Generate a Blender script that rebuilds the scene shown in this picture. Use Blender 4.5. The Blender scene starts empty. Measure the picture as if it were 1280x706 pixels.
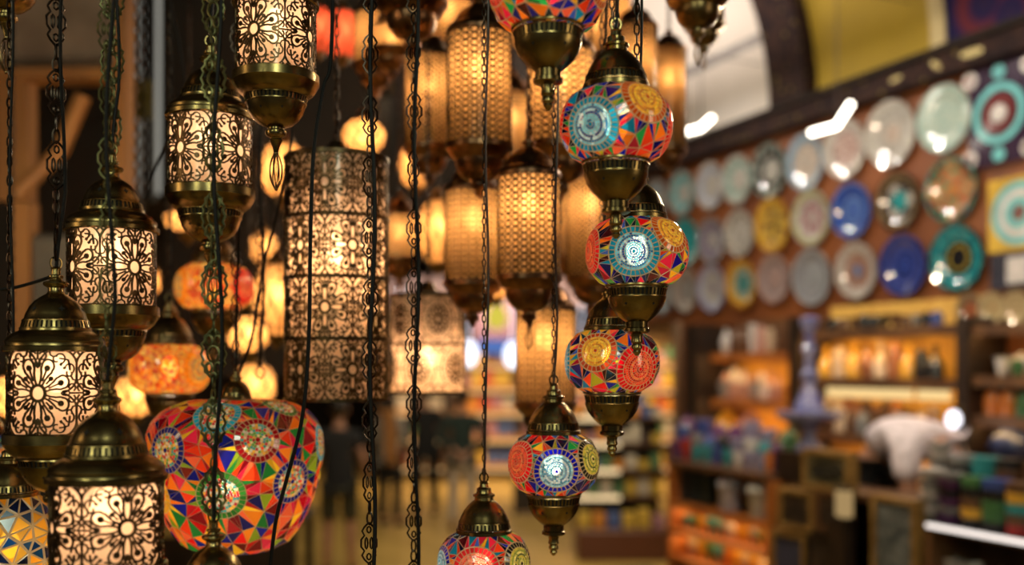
import bpy, math, random
from math import sin, cos, pi, sqrt, atan2
from mathutils import Vector, Matrix
from mathutils.geometry import delaunay_2d_cdt

# ------------------------------------------------------------------ camera, light, exposure
sc = bpy.context.scene
col = sc.collection
F = 1245.0          # focal length in pixels of the 1280x706 frame
HZ = 460.0          # row of the horizon
CZ = 2.0            # height of the lens
cam_d = bpy.data.cameras.new('camera'); cam = bpy.data.objects.new('camera', cam_d); col.objects.link(cam)
cam_d.sensor_width = 36.0; cam_d.lens = 36.0 * F / 1280.0
cam_d.shift_y = (HZ - 353.0) / 1280.0
cam.location = (0, 0, CZ); cam.rotation_euler = (pi / 2, 0, 0)
cam_d.clip_start = 0.05; cam_d.clip_end = 200
cam_d.dof.use_dof = True; cam_d.dof.focus_distance = 1.22; cam_d.dof.aperture_fstop = 1.9
cam_d.dof.aperture_blades = 0
sc.camera = cam
sc.view_settings.view_transform = 'Standard'; sc.view_settings.look = 'None'
sc.view_settings.gamma = 1.0; sc.view_settings.use_curve_mapping = False
sc.view_settings.exposure = 0.0
sc.cycles.use_denoising = True
sc.cycles.max_bounces = 7; sc.cycles.transparent_max_bounces = 12
sc.cycles.sample_clamp_indirect = 4.0
sc.cycles.caustics_reflective = False; sc.cycles.caustics_refractive = False
W = bpy.data.worlds.new('world'); sc.world = W; W.use_nodes = True
W.node_tree.nodes['Background'].inputs[0].default_value = (1.0, 0.80, 0.58, 1)
W.node_tree.nodes['Background'].inputs[1].default_value = 0.035

def area(name, loc, rot, sx, sy, power, color):
    l = bpy.data.lights.new(name, 'AREA'); l.shape = 'RECTANGLE'; l.size = sx; l.size_y = sy
    l.energy = power; l.color = color
    o = bpy.data.objects.new(name, l); o.location = loc; o.rotation_euler = rot; col.objects.link(o); return o
# unseen area lights added around the camera for streaks reflected in the brass
area('brass_reflection_light', (0.55, -2.2, 3.6), (math.radians(66), 0, math.radians(14)), .5, 1.6, 30, (0.84, 1.0, 0.78))
area('brass_reflection_light', (-1.5, -1.8, 3.2), (math.radians(72), 0, math.radians(-26)), .35, 1.4, 16, (0.88, 1.0, 0.74))
area('warm_side_fill', (-2.4, 0.6, 2.6), (math.radians(85), 0, math.radians(-70)), 0.3, 0.9, 5, (1.0, 0.70, 0.38))  # unseen warm fill from the sides, no fixture built
area('warm_side_fill', (1.7, 0.5, 2.3), (math.radians(88), 0, math.radians(70)), 0.25, 1.0, 4, (1.0, 0.80, 0.52))
area('hall_fill_light', (-0.6, 11.5, 4.1), (0, 0, 0), 2.6, 8.0, 90, (1.0, 0.84, 0.58))  # unseen area light below the closed ceiling, brightens the hall
area('people_fill_light', (-0.9, 8.0, 3.9), (math.radians(52), 0, 0), 1.2, .5, 42, (1.0, 0.84, 0.60))  # unseen fill added so the people catch more light
area('plate_fill_light', (1.2, 4.0, 4.6), (math.radians(-12), math.radians(30), 0), 0.4, 1.6, 8, (1.0, 0.86, 0.68))  # unseen area light added in the vault to light the plates
area('vault_fill_light', (0.9, 6.6, 3.9), (math.radians(180), 0, math.radians(24)), 0.6, 3.2, 36, (1.0, 0.88, 0.78))  # unseen area light facing up, brightens the vault plaster
for q in ((1.35, 2.75, 3.0), (1.0, 3.5, 2.95), (.75, 4.3, 2.95), (.45, 5.1, 2.95)):      # unseen point lights added for sparkle on the pottery
    l = bpy.data.lights.new('pottery_sparkle_light', 'POINT'); l.energy = 24; l.color = (1.0, .78, .52); l.shadow_soft_size = .05
    o = bpy.data.objects.new('pottery_sparkle_light', l); o.location = q; col.objects.link(o)
area('timber_fill_light', (-1.45, 2.6, 2.3), (math.radians(112), 0, math.radians(8)), .4, .6, 5, (1.0, 0.72, 0.46))  # unseen warm fill added to light the timbers

# ------------------------------------------------------------------ helpers
R = random.Random(7)
def at(px, py, Y): return Vector(((px - 640) / F * Y, Y, CZ + (HZ - py) / F * Y))
def px2m(p, Y): return p / F * Y

class MB:
    def __init__(s): s.v = []; s.f = []; s.m = []; s.c = []
    def face(s, pts, m=0, c=None):
        b = len(s.v); s.v += [tuple(p) for p in pts]; s.f.append(tuple(range(b, b + len(pts)))); s.m.append(m); s.c.append(c)
    def add(s, vs, fs, m=0, c=None):
        b = len(s.v); s.v += [tuple(p) for p in vs]
        for f in fs: s.f.append(tuple(i + b for i in f)); s.m.append(m); s.c.append(c)
    def lathe(s, prof, seg=40, m=0, o=(0, 0, 0), c=None, wob=None):
        b = len(s.v); n = len(prof)
        for r, z in prof:
            for k in range(seg):
                a = 2 * pi * k / seg; rr = max(r, 1e-5)
                if wob: rr *= wob(a, z)
                s.v.append((o[0] + rr * cos(a), o[1] + rr * sin(a), o[2] + z))
        for i in range(n - 1):
            for k in range(seg):
                k2 = (k + 1) % seg
                s.f.append((b + i * seg + k, b + i * seg + k2, b + (i + 1) * seg + k2, b + (i + 1) * seg + k)); s.m.append(m); s.c.append(c)
    def tube(s, pts, r, n=6, closed=False, m=0, c=None):
        P = [Vector(p) for p in pts]; N = len(P)
        if N < 2: return
        b = len(s.v); prev = None
        for i in range(N):
            if closed: t = P[(i + 1) % N] - P[i - 1]
            else: t = P[min(i + 1, N - 1)] - P[max(i - 1, 0)]
            if t.length < 1e-9: t = Vector((0, 0, 1))
            t.normalize()
            if prev is None:
                a = Vector((0, 0, 1)) if abs(t.z) < .9 else Vector((0, 1, 0))
                u = t.cross(a).normalized()
            else:
                u = prev - t * prev.dot(t)
                u = u.normalized() if u.length > 1e-6 else prev
            prev = u; w = t.cross(u)
            rr = r[i] if isinstance(r, (list, tuple)) else r
            for k in range(n):
                a = 2 * pi * k / n
                s.v.append(tuple(P[i] + u * (rr * cos(a)) + w * (rr * sin(a))))
        for i in range(N if closed else N - 1):
            j = (i + 1) % N
            for k in range(n):
                k2 = (k + 1) % n
                s.f.append((b + i * n + k, b + i * n + k2, b + j * n + k2, b + j * n + k)); s.m.append(m); s.c.append(c)
        if not closed:
            s.f.append(tuple(b + k for k in range(n))[::-1]); s.m.append(m); s.c.append(c)
            s.f.append(tuple(b + (N - 1) * n + k for k in range(n))); s.m.append(m); s.c.append(c)
    def box(s, cx, cy, cz, sx, sy, sz, m=0, M=None, bev=0.0, c=None):
        hx, hy, hz = sx / 2, sy / 2, sz / 2
        if bev <= 0:
            vs = [Vector((cx + a * hx, cy + b_ * hy, cz + d * hz)) for a in (-1, 1) for b_ in (-1, 1) for d in (-1, 1)]
            fs = [(0, 1, 3, 2), (4, 6, 7, 5), (0, 4, 5, 1), (2, 3, 7, 6), (0, 2, 6, 4), (1, 5, 7, 3)]
        else:   # chamfered along vertical and top edges
            e = min(bev, hx * .9, hy * .9, hz * .9); vs = []; fs = []
            rings = [(-hz, e), (-hz + e, 0), (hz - e, 0), (hz, e)]
            for z, k in rings:
                x, y = hx - k, hy - k
                vs += [Vector((cx + p, cy + q, cz + z)) for p, q in ((-x + e, -y), (x - e, -y), (x, -y + e), (x, y - e), (x - e, y), (-x + e, y), (-x, y - e), (-x, -y + e))]
            for i in range(3):
                for k in range(8): fs.append((i * 8 + k, i * 8 + (k + 1) % 8, i * 8 + 8 + (k + 1) % 8, i * 8 + 8 + k))
            fs.append(tuple(range(7, -1, -1))); fs.append(tuple(range(24, 32)))
        if M is not None: vs = [M @ p for p in vs]
        s.add(vs, fs, m, c)
    def ball(s, o, r, m=0, seg=12, rings=8, sq=(1, 1, 1), c=None):
        b = len(s.v)
        for i in range(rings + 1):
            th = pi * i / rings
            for k in range(seg):
                a = 2 * pi * k / seg
                s.v.append((o[0] + r * sq[0] * sin(th) * cos(a), o[1] + r * sq[1] * sin(th) * sin(a), o[2] - r * sq[2] * cos(th)))
        for i in range(rings):
            for k in range(seg):
                k2 = (k + 1) % seg
                s.f.append((b + i * seg + k, b + i * seg + k2, b + (i + 1) * seg + k2, b + (i + 1) * seg + k)); s.m.append(m); s.c.append(c)
    def mesh(s, name, mats, smooth=True):
        me = bpy.data.meshes.new(name); me.from_pydata(s.v, [], s.f)
        for mt in (mats if isinstance(mats, (list, tuple)) else [mats]): me.materials.append(mt)
        me.polygons.foreach_set('material_index', s.m)
        me.polygons.foreach_set('use_smooth', [smooth] * len(s.f))
        if any(c is not None for c in s.c):
            at_ = me.color_attributes.new('Col', 'FLOAT_COLOR', 'CORNER'); buf = []
            for f, c in zip(s.f, s.c):
                cc = tuple(c) + (1.0,) if c is not None else (1, 1, 1, 1)
                buf += list(cc) * len(f)
            at_.data.foreach_set('color', buf)
        me.update(); me.validate()
        if smooth:
            try: me.set_sharp_from_angle(angle=math.radians(38))
            except Exception: pass
        return me
    def build(s, name, mats, parent=None, smooth=True, loc=None):
        o = bpy.data.objects.new(name, s.mesh(name, mats, smooth)); col.objects.link(o)
        if parent: o.parent = parent
        if loc is not None: o.location = loc
        return o

def tag(o, label=None, cat=None, group=None, kind=None):
    if label: o['label'] = label
    if cat: o['category'] = cat
    if group: o['group'] = group
    if kind: o['kind'] = kind
    return o
def thing(name, label, cat, loc=(0, 0, 0), rz=0, group=None):
    o = bpy.data.objects.new(name, None); o.empty_display_size = .05; col.objects.link(o)
    o.location = loc; o.rotation_euler = (0, 0, rz); return tag(o, label, cat, group)
def put(name, mesh, parent=None, loc=(0, 0, 0), rz=0):
    o = bpy.data.objects.new(name, mesh); col.objects.link(o); o.location = loc; o.rotation_euler = (0, 0, rz)
    if parent: o.parent = parent
    return o
def copy_tree(o, parent=None):
    c = o.copy(); col.objects.link(c)
    if parent: c.parent = parent
    for ch in list(o.children): copy_tree(ch, c)
    return c
ORD = ['first', 'second', 'third', 'fourth', 'fifth', 'sixth', 'seventh', 'eighth', 'ninth', 'tenth', 'eleventh', 'twelfth',
       'thirteenth', 'fourteenth', 'fifteenth', 'sixteenth', 'seventeenth', 'eighteenth', 'nineteenth', 'twentieth']

# ------------------------------------------------------------------ materials
def mat(name):
    m = bpy.data.materials.new(name); m.use_nodes = True; nt = m.node_tree; nt.nodes.clear()
    out = nt.nodes.new('ShaderNodeOutputMaterial'); return m, nt, out
def lk(nt, a, b): nt.links.new(a, b)
def pbr(name, c1, c2=None, rough=.5, metal=0, scale=20, bump=0.0, detail=4, stretch=None, spec=.5, coat=0):
    m, nt, out = mat(name); p = nt.nodes.new('ShaderNodeBsdfPrincipled'); lk(nt, p.outputs[0], out.inputs[0])
    p.inputs['Roughness'].default_value = rough; p.inputs['Metallic'].default_value = metal
    p.inputs['Specular IOR Level'].default_value = spec; p.inputs['Coat Weight'].default_value = coat
    c2 = c2 or tuple(x * .7 for x in c1)
    tc = nt.nodes.new('ShaderNodeTexCoord'); mp = nt.nodes.new('ShaderNodeMapping'); lk(nt, tc.outputs['Object'], mp.inputs[0])
    if stretch: mp.inputs['Scale'].default_value = stretch
    n = nt.nodes.new('ShaderNodeTexNoise'); n.inputs['Scale'].default_value = scale; n.inputs['Detail'].default_value = detail
    lk(nt, mp.outputs[0], n.inputs['Vector'])
    cr = nt.nodes.new('ShaderNodeValToRGB'); cr.color_ramp.elements[0].position = .35; cr.color_ramp.elements[1].position = .65
    cr.color_ramp.elements[0].color = c2 + (1,); cr.color_ramp.elements[1].color = c1 + (1,)
    lk(nt, n.outputs[0], cr.inputs[0]); lk(nt, cr.outputs[0], p.inputs['Base Color'])
    if bump:
        bp = nt.nodes.new('ShaderNodeBump'); bp.inputs['Strength'].default_value = bump; bp.inputs['Distance'].default_value = .01
        lk(nt, n.outputs[0], bp.inputs['Height']); lk(nt, bp.outputs[0], p.inputs['Normal'])
    return m
def emis(name, c, s):
    m, nt, out = mat(name); e = nt.nodes.new('ShaderNodeEmission'); e.inputs[0].default_value = c + (1,); e.inputs[1].default_value = s
    lk(nt, e.outputs[0], out.inputs[0]); return m
def attr_pbr(name, rough=.35, metal=0):
    m, nt, out = mat(name); p = nt.nodes.new('ShaderNodeBsdfPrincipled'); a = nt.nodes.new('ShaderNodeAttribute'); a.attribute_name = 'Col'
    lk(nt, a.outputs['Color'], p.inputs['Base Color']); p.inputs['Roughness'].default_value = rough; p.inputs['Metallic'].default_value = metal
    lk(nt, p.outputs[0], out.inputs[0]); return m
def glass_shade(name, color, trans=.78, clear=.07, attr=False, rough=.12, gloss=.10, mottled=0.0):
    m, nt, out = mat(name)
    tr = nt.nodes.new('ShaderNodeBsdfTranslucent'); df = nt.nodes.new('ShaderNodeBsdfDiffuse'); tp = nt.nodes.new('ShaderNodeBsdfTransparent'); gl = nt.nodes.new('ShaderNodeBsdfGlossy')
    gl.inputs['Roughness'].default_value = rough
    m1 = nt.nodes.new('ShaderNodeMixShader'); m1.inputs[0].default_value = trans
    m2 = nt.nodes.new('ShaderNodeMixShader'); m2.inputs[0].default_value = clear
    m3 = nt.nodes.new('ShaderNodeMixShader'); lw = nt.nodes.new('ShaderNodeLayerWeight'); lw.inputs[0].default_value = .35
    mu = nt.nodes.new('ShaderNodeMath'); mu.operation = 'MULTIPLY_ADD'; mu.inputs[1].default_value = .45; mu.inputs[2].default_value = gloss * .3
    lk(nt, lw.outputs['Fresnel'], mu.inputs[0]); lk(nt, mu.outputs[0], m3.inputs[0])
    lk(nt, df.outputs[0], m1.inputs[1]); lk(nt, tr.outputs[0], m1.inputs[2]); lk(nt, m1.outputs[0], m2.inputs[1]); lk(nt, tp.outputs[0], m2.inputs[2])
    lk(nt, m2.outputs[0], m3.inputs[1]); lk(nt, gl.outputs[0], m3.inputs[2]); lk(nt, m3.outputs[0], out.inputs[0])
    if attr:
        a = nt.nodes.new('ShaderNodeAttribute'); a.attribute_name = 'Col'; src = a.outputs['Color']
    elif mottled:
        tc = nt.nodes.new('ShaderNodeTexCoord'); n = nt.nodes.new('ShaderNodeTexNoise'); n.inputs['Scale'].default_value = 55; lk(nt, tc.outputs['Object'], n.inputs['Vector'])
        cr = nt.nodes.new('ShaderNodeValToRGB'); cr.color_ramp.elements[0].position = .3; cr.color_ramp.elements[1].position = .7
        cr.color_ramp.elements[0].color = tuple(x * (1 - mottled) for x in color) + (1,); cr.color_ramp.elements[1].color = color + (1,)
        lk(nt, n.outputs[0], cr.inputs[0]); src = cr.outputs[0]
    else:
        rg = nt.nodes.new('ShaderNodeRGB'); rg.outputs[0].default_value = color + (1,); src = rg.outputs[0]
    for n in (tr, df, tp): lk(nt, src, n.inputs[0])
    return m

BRASS = pbr('antique_brass', (.36, .26, .10), (.13, .09, .035), rough=.27, metal=1, scale=28, bump=.03)
BRASSD = pbr('dark_brass', (.26, .17, .07), (.09, .06, .03), rough=.32, metal=1, scale=30, bump=.03)
COPPER = pbr('dark_copper', (.30, .15, .07), (.10, .05, .03), rough=.30, metal=1, scale=30, bump=.03)
PATINA = pbr('patina_brass', (.17, .155, .06), (.06, .06, .025), rough=.42, metal=.85, scale=60, bump=.05)
FRET = pbr('fretwork_brass', (.13, .085, .04), (.05, .035, .02), rough=.34, metal=1, scale=80)
HOLE = pbr('dark_opening', (.01, .008, .006), rough=.9)
IRON = pbr('dark_iron_chain', (.085, .06, .045), (.03, .022, .018), rough=.34, metal=1, scale=60)
CORD = pbr('black_cord', (.009, .008, .008), rough=.55, scale=90, spec=.2)
CORDB = pbr('brown_cord', (.05, .022, .012), rough=.4, scale=90)
FROST = glass_shade('frosted_glass', (1.0, .74, .56), trans=.76, clear=.12)
AMBER = glass_shade('amber_glass', (1.0, .60, .25), trans=.84, clear=.10, mottled=.25)
TILE = glass_shade('mosaic_tile', (1, 1, 1), trans=.84, clear=.10, attr=True, rough=.10, gloss=.25)
GROUT = glass_shade('mosaic_grout', (.52, .36, .19), trans=.40, clear=.0)
BULB = emis('bulb_glow', (1.0, .68, .40), 18)
BULBM = emis('bulb_glow_strong', (1.0, .64, .34), 36)
BULBW = emis('bulb_glow_white', (1.0, .82, .58), 15)

# ------------------------------------------------------------------ the place: floor, hall, right-hand shop wall
# the plate wall runs away to the left; t along it, d in front of it
WO = Vector((2.29, 5.28)); WD = Vector((-.409, .9126)); WN = Vector((-.9126, -.409))
WROT = atan2(WD.y, WD.x)
def wp(t, d, z): p = WO + WD * t + WN * d; return Vector((p.x, p.y, z))
def onw(px, py, d):
    k = (px - 640) / F; o = WO + WN * d
    t = (k * o.y - o.x) / (WD.x - k * WD.y); Y = o.y + WD.y * t
    return t, CZ + (HZ - py) / F * Y, Y
def wmat(t, d, z): return Matrix.Translation(wp(t, d, z)) @ Matrix.Rotation(WROT, 4, 'Z')    # local x along wall, local +y = into the wall? see below
# local axes of wmat: x = along wall (away), y = rotated 90 deg = towards -WN*? (cross) -> points to -X side
def wbox(mb, t0, t1, d0, d1, z0, z1, m=0, c=None):
    vs = [wp(t, d, z) for t in (t0, t1) for d in (d0, d1) for z in (z0, z1)]
    mb.add(vs, [(0, 1, 3, 2), (4, 6, 7, 5), (0, 4, 5, 1), (2, 3, 7, 6), (0, 2, 6, 4), (1, 5, 7, 3)], m, c)

STONE = pbr('worn_limestone_floor', (.70, .46, .13), (.50, .32, .08), rough=.33, scale=1.6, detail=6)
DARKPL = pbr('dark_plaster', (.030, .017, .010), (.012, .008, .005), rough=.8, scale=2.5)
WALLWOOD = pbr('reddish_wall_board', (.22, .068, .016), (.12, .034, .010), rough=.5, scale=3, stretch=(1, 1, .25))
WOOD = pbr('shop_wood', (.16, .075, .03), (.07, .03, .014), rough=.45, scale=6, stretch=(1, 1, .2))
WOODO = pbr('orange_shelf_wood', (.50, .17, .035), (.30, .09, .02), rough=.45, scale=6)
WOODD = pbr('dark_wood', (.035, .018, .010), (.015, .009, .006), rough=.45, scale=8)
YELLOW = pbr('yellow_vault_plaster', (.30, .20, .006), (.22, .145, .005), rough=.7, scale=2)
WHITEP = pbr('white_vault_plaster', (.66, .60, .54), (.60, .54, .48), rough=.8, scale=2)
CREAM = pbr('cream_trim', (.50, .40, .20), rough=.7, scale=5)
GREYL = pbr('grey_joint', (.30, .28, .27), rough=.7, scale=5)

mb = MB(); mb.face([(-14, -3, 0), (14, -3, 0), (14, 34, 0), (-14, 34, 0)]); tag(mb.build('floor', STONE), kind='structure')

def patterned(name, base, dark, lightc, sc1, voro=True):
    m, nt, out = mat(name); p = nt.nodes.new('ShaderNodeBsdfPrincipled'); lk(nt, p.outputs[0], out.inputs[0]); p.inputs['Roughness'].default_value = .75; p.inputs['Specular IOR Level'].default_value = .08
    tc = nt.nodes.new('ShaderNodeTexCoord'); v = nt.nodes.new('ShaderNodeTexVoronoi'); v.inputs['Scale'].default_value = sc1; lk(nt, tc.outputs['Object'], v.inputs['Vector'])
    cr = nt.nodes.new('ShaderNodeValToRGB'); e = cr.color_ramp.elements; e[0].position = .12; e[0].color = lightc + (1,); e[1].position = .22; e[1].color = base + (1,)
    x = cr.color_ramp.elements.new(.42); x.color = dark + (1,); x = cr.color_ramp.elements.new(.6); x.color = base + (1,)
    lk(nt, v.outputs['Distance'], cr.inputs[0]); lk(nt, cr.outputs[0], p.inputs['Base Color']); return m
RIBM = patterned('painted_rib', (.030, .016, .013), (.010, .007, .009), (.12, .085, .03), 12)
FLORAL = patterned('painted_floral_vault', (.012, .010, .045), (.10, .018, .02), (.02, .012, .04), 3.0)

# right wall
ZB = 3.52
TE = onw(852, 480, .0)[0]
mb = MB(); wbox(mb, -3.2, 2.95, -.12, 0, 2.36, ZB + .02); wbox(mb, -3.2, TE, -.12, 0, 0, 2.36); tag(mb.build('wall_right', WALLWOOD, smooth=False), kind='structure')
mb = MB(); wbox(mb, -3.2, 3.3, -.13, .10, ZB, ZB + .12); tag(mb.build('trim_1', RIBM, smooth=False), kind='structure')
mb = MB(); wbox(mb, -3.2, 3.3, -.12, .13, ZB + .12, ZB + .15); tag(mb.build('trim_2', pbr('dark_cornice', (.022, .016, .013), rough=.7, spec=.1), smooth=False), kind='structure')
# barrel vault above it, springing from the beam
VR = 1.75; VZ = ZB + .15
def vault(name, t0, t1, m, a0=0, a1=pi / 2 * 1.15, rad=VR, n=20, thick=.05, kind='structure'):
    mb = MB(); k = 8
    for s_ in range(2):
        rr = rad + s_ * thick
        for i in range(n):
            b0 = a0 + (a1 - a0) * i / n; b1 = a0 + (a1 - a0) * (i + 1) / n
            q = [wp(t0, VR - rr * cos(b0), VZ + rr * sin(b0)), wp(t1, VR - rr * cos(b0), VZ + rr * sin(b0)), wp(t1, VR - rr * cos(b1), VZ + rr * sin(b1)), wp(t0, VR - rr * cos(b1), VZ + rr * sin(b1))]
            mb.face(q)
    for tt in (t0, t1):
        for i in range(n):
            b0 = a0 + (a1 - a0) * i / n; b1 = a0 + (a1 - a0) * (i + 1) / n
            mb.face([wp(tt, VR - r_ * cos(b_), VZ + r_ * sin(b_)) for r_, b_ in ((rad, b0), (rad, b1), (rad + thick, b1), (rad + thick, b0))])
    return tag(mb.build(name, m, smooth=False), kind=kind)
tA = onw(1165, 75, 0)[0]; tB = onw(1022, 110, 0)[0]; tC = onw(1000, 130, 0)[0]
vault('vault_floral', -3.0, tA - .06, FLORAL)
vault('vault_cream_strip', tA - .10, tA, CREAM, rad=VR - .012)
vault('vault_yellow', tA, tB, YELLOW)
vault('vault_rib', tB, tB + .34, RIBM, rad=VR - .10, thick=.15)
vault('vault_white', tB + .34, 3.3, WHITEP)
vault('vault_joint', tB + .34, 3.3, GREYL, a0=.27, a1=.31, rad=VR - .012, n=2)
# painted leaves on the floral vault
LEAF = pbr('leaf_paint', (.46, .38, .17), (.36, .29, .12), rough=.7)
mb = MB()
def vpt(t, b, r=VR - .008): return wp(t, VR - r * cos(b), VZ + r * sin(b))
for (t0, b0, ang, L) in ((tA - .42, .20, .3, .26), (tA - .62, .33, 1.2, .26), (tA - .9, .16, .2, .24), (tA - .95, .40, 2.2, .22), (tA - .30, .42, 2.6, .2), (tA - 1.2, .3, .9, .22)):
    pts = []
    for i in range(16):
        q = 2 * pi * i / 16; a = L / 2 * cos(q); b = L * .17 * sin(q) * (1 + .3 * cos(q))
        pts.append(vpt(t0 + a * cos(ang) - b * sin(ang), b0 + (a * sin(ang) + b * cos(ang)) / VR))
    mb.face(pts)
tag(mb.build('vault_leaf_painting', LEAF, smooth=False), kind='structure')
mb = MB()
for (px, py, ang, L) in ((1215, 88, 0.1, .2), (1170, 100, 1.0, .16), (1120, 110, -.2, .12)):
    t, z, Y = onw(px, py, .105); pts = []
    for i in range(16):
        q = 2 * pi * i / 16; a = L / 2 * cos(q); b = L * .10 * sin(q)
        pts.append(wp(t + a * cos(ang) * .7 - b * sin(ang), .108, ZB + .06 + (a * sin(ang) * .4 + b * cos(ang))))
    mb.face(pts)
tag(mb.build('beam_leaf_painting', LEAF, smooth=False), kind='structure')
# hall ceiling, fascia, far wall, left boundary
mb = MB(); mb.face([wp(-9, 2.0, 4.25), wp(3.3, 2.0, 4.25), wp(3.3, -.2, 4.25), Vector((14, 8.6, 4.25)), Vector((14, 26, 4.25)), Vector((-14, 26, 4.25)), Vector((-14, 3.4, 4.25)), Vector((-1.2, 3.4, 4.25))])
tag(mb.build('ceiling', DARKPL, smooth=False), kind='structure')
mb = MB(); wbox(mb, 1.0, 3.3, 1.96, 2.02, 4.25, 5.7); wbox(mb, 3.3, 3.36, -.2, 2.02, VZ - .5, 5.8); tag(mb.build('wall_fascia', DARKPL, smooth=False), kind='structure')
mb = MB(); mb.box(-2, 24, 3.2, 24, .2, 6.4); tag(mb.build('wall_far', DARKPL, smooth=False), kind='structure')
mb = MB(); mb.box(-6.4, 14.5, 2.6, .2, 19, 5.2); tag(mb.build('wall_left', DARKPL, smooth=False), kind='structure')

# ------------------------------------------------------------------ lamps: shared pieces
RACK = 3.16
rack_rows = {}
def link_mesh():
    """one filigree chain link, 1 unit high, in the XZ plane, centred"""
    m = MB(); r = .027
    m.tube([(.115 * cos(a), 0, .155 * sin(a)) for a in [2 * pi * k / 14 for k in range(14)]], r, 5, True)
    for s_ in (1, -1):
        for q in (1, -1):
            m.tube([(q * .085 + .062 * cos(a), 0, s_ * .265 + .10 * sin(a)) for a in [2 * pi * k / 10 for k in range(10)]], r, 5, True)
        m.tube([(.05 * cos(a), 0, s_ * .43 + .065 * sin(a)) for a in [2 * pi * k / 8 for k in range(8)]], r, 5, True)
    out = [(.06, .46), (.12, .38), (.17, .36), (.165, .27), (.235, .19), (.20, .12), (.25, .0), (.20, -.12), (.235, -.19), (.165, -.27), (.17, -.36), (.12, -.38), (.06, -.46)]
    for q in (1, -1): m.tube([(q * a, 0, b) for a, b in out], r * 1.1, 5)
    return m
def link_slim():
    m = MB(); r = .024
    for q in (1, -1):
        m.tube([(q * a, 0, b) for a, b in ((0, .46), (.10, .36), (.15, .27), (.10, .17), (.17, .08), (.17, -.08), (.10, -.17), (.15, -.27), (.10, -.36), (0, -.46))], r, 5)
        m.tube([(q * .055 + .03 * cos(a), 0, .13 * sin(a)) for a in [2 * pi * k / 8 for k in range(8)]], r * .8, 4, True)
    for s_ in (1, -1): m.tube([(.045 * cos(a), 0, s_ * .30 + .07 * sin(a)) for a in [2 * pi * k / 8 for k in range(8)]], r * .8, 4, True)
    return m
def link_ring():
    m = MB(); m.tube([(.20 * cos(a), 0, .46 * sin(a)) for a in [2 * pi * k / 12 for k in range(12)]], .075, 5, True); return m
LINKS = {'fil': link_mesh(), 'slim': link_slim(), 'ring': link_ring()}
def add_link(mb, kind, z, h, rot, tilt=0, x=0, y=0):
    L = LINKS[kind]; M = Matrix.Translation((x, y, z)) @ Matrix.Rotation(tilt, 4, 'X') @ Matrix.Rotation(rot, 4, 'Z') @ Matrix.Scale(h, 4)
    mb.add([M @ Vector(p) for p in L.v], L.f, 0)
def chain_mb(z0, z1, style, size, rnd):
    """chain from z0 up to z1"""
    mb = MB(); z = z0; k = 0
    while z < z1:
        if style in ('fil', 'slim'):
            h = size; add_link(mb, style, z + h / 2, h, rnd.uniform(-.3, .3) + (0 if k % 5 else .8), x=rnd.uniform(-.001, .001)); z += h * .92
            h = size * .30; add_link(mb, 'ring', z + h / 2 - size * .02, h, rnd.uniform(0, 3)); z += h * .74
            add_link(mb, 'ring', z + h / 2, h, rnd.uniform(0, 3)); z += h * .72
        else:
            h = size; add_link(mb, 'ring', z + h / 2, h, (k % 2) * pi / 2 + rnd.uniform(-.3, .3)); z += h * .78
        k += 1
    return mb
def cord_mb(z0, z1, rnd, off=.006, r=.0022, wav=.004):
    mb = MB(); pts = []; ph = rnd.uniform(0, 6); n = max(8, int((z1 - z0) / .03))
    for i in range(n + 1):
        z = z0 + (z1 - z0) * i / n; w = min(1, i / 3)
        pts.append((off * w + wav * w * sin(z * 17 + ph), -off * .7 * w + wav * .6 * w * cos(z * 13 + ph), z))
    mb.tube(pts, r, 6); return mb
def slot_band(mb, r0, r1, z0, z1, n, m=0, mh=1):
    """pierced gallery: dark ground with upright bars"""
    mb.lathe([(r0 * .965, z0), (r1 * .965, z1)], 48, mh)
    for k in range(n):
        a = 2 * pi * k / n; w = pi / n * .52; M = []
        for (r, z) in ((r0, z0), (r1, z1)):
            for rr in (.96, 1.0):
                for s_ in (-1, 1): M.append((r * rr * cos(a + s_ * w), r * rr * sin(a + s_ * w), z))
        mb.add(M, [(2, 3, 7, 6), (0, 2, 6, 4), (1, 5, 7, 3)], m)
    mb.lathe([(r0 * .97, z0 - r0 * .03), (r0 * 1.02, z0 - r0 * .02), (r0 * 1.02, z0 + r0 * .015), (r0 * .97, z0 + r0 * .02)], 48, m)
    mb.lathe([(r1 * .97, z1 - r1 * .02), (r1 * 1.02, z1 - r1 * .015), (r1 * 1.01, z1 + r1 * .02), (r1 * .97, z1 + r1 * .025)], 48, m)
def star(mb, rfun, z, a, s_, m=1):
    pts = []
    for k in range(8):
        q = 2 * pi * k / 8 + pi / 2; rad = s_ * (1 if k % 2 == 0 else .38)
        zz = z + rad * sin(q); r = rfun(zz) * 1.006 + .0002; aa = a + rad * cos(q) / max(r, .003)
        pts.append((r * cos(aa), r * sin(aa), zz))
    mb.face(pts, m)
def interp(prof):
    def f(z):
        for (r0, z0), (r1, z1) in zip(prof[:-1], prof[1:]):
            lo, hi = min(z0, z1), max(z0, z1)
            if lo <= z <= hi and hi > lo: return r0 + (r1 - r0) * (z - z0) / (z1 - z0)
        return prof[0][0]
    return f
def scale(prof, s_, zo=0): return [(r * s_, z * s_ + zo) for r, z in prof]

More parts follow.
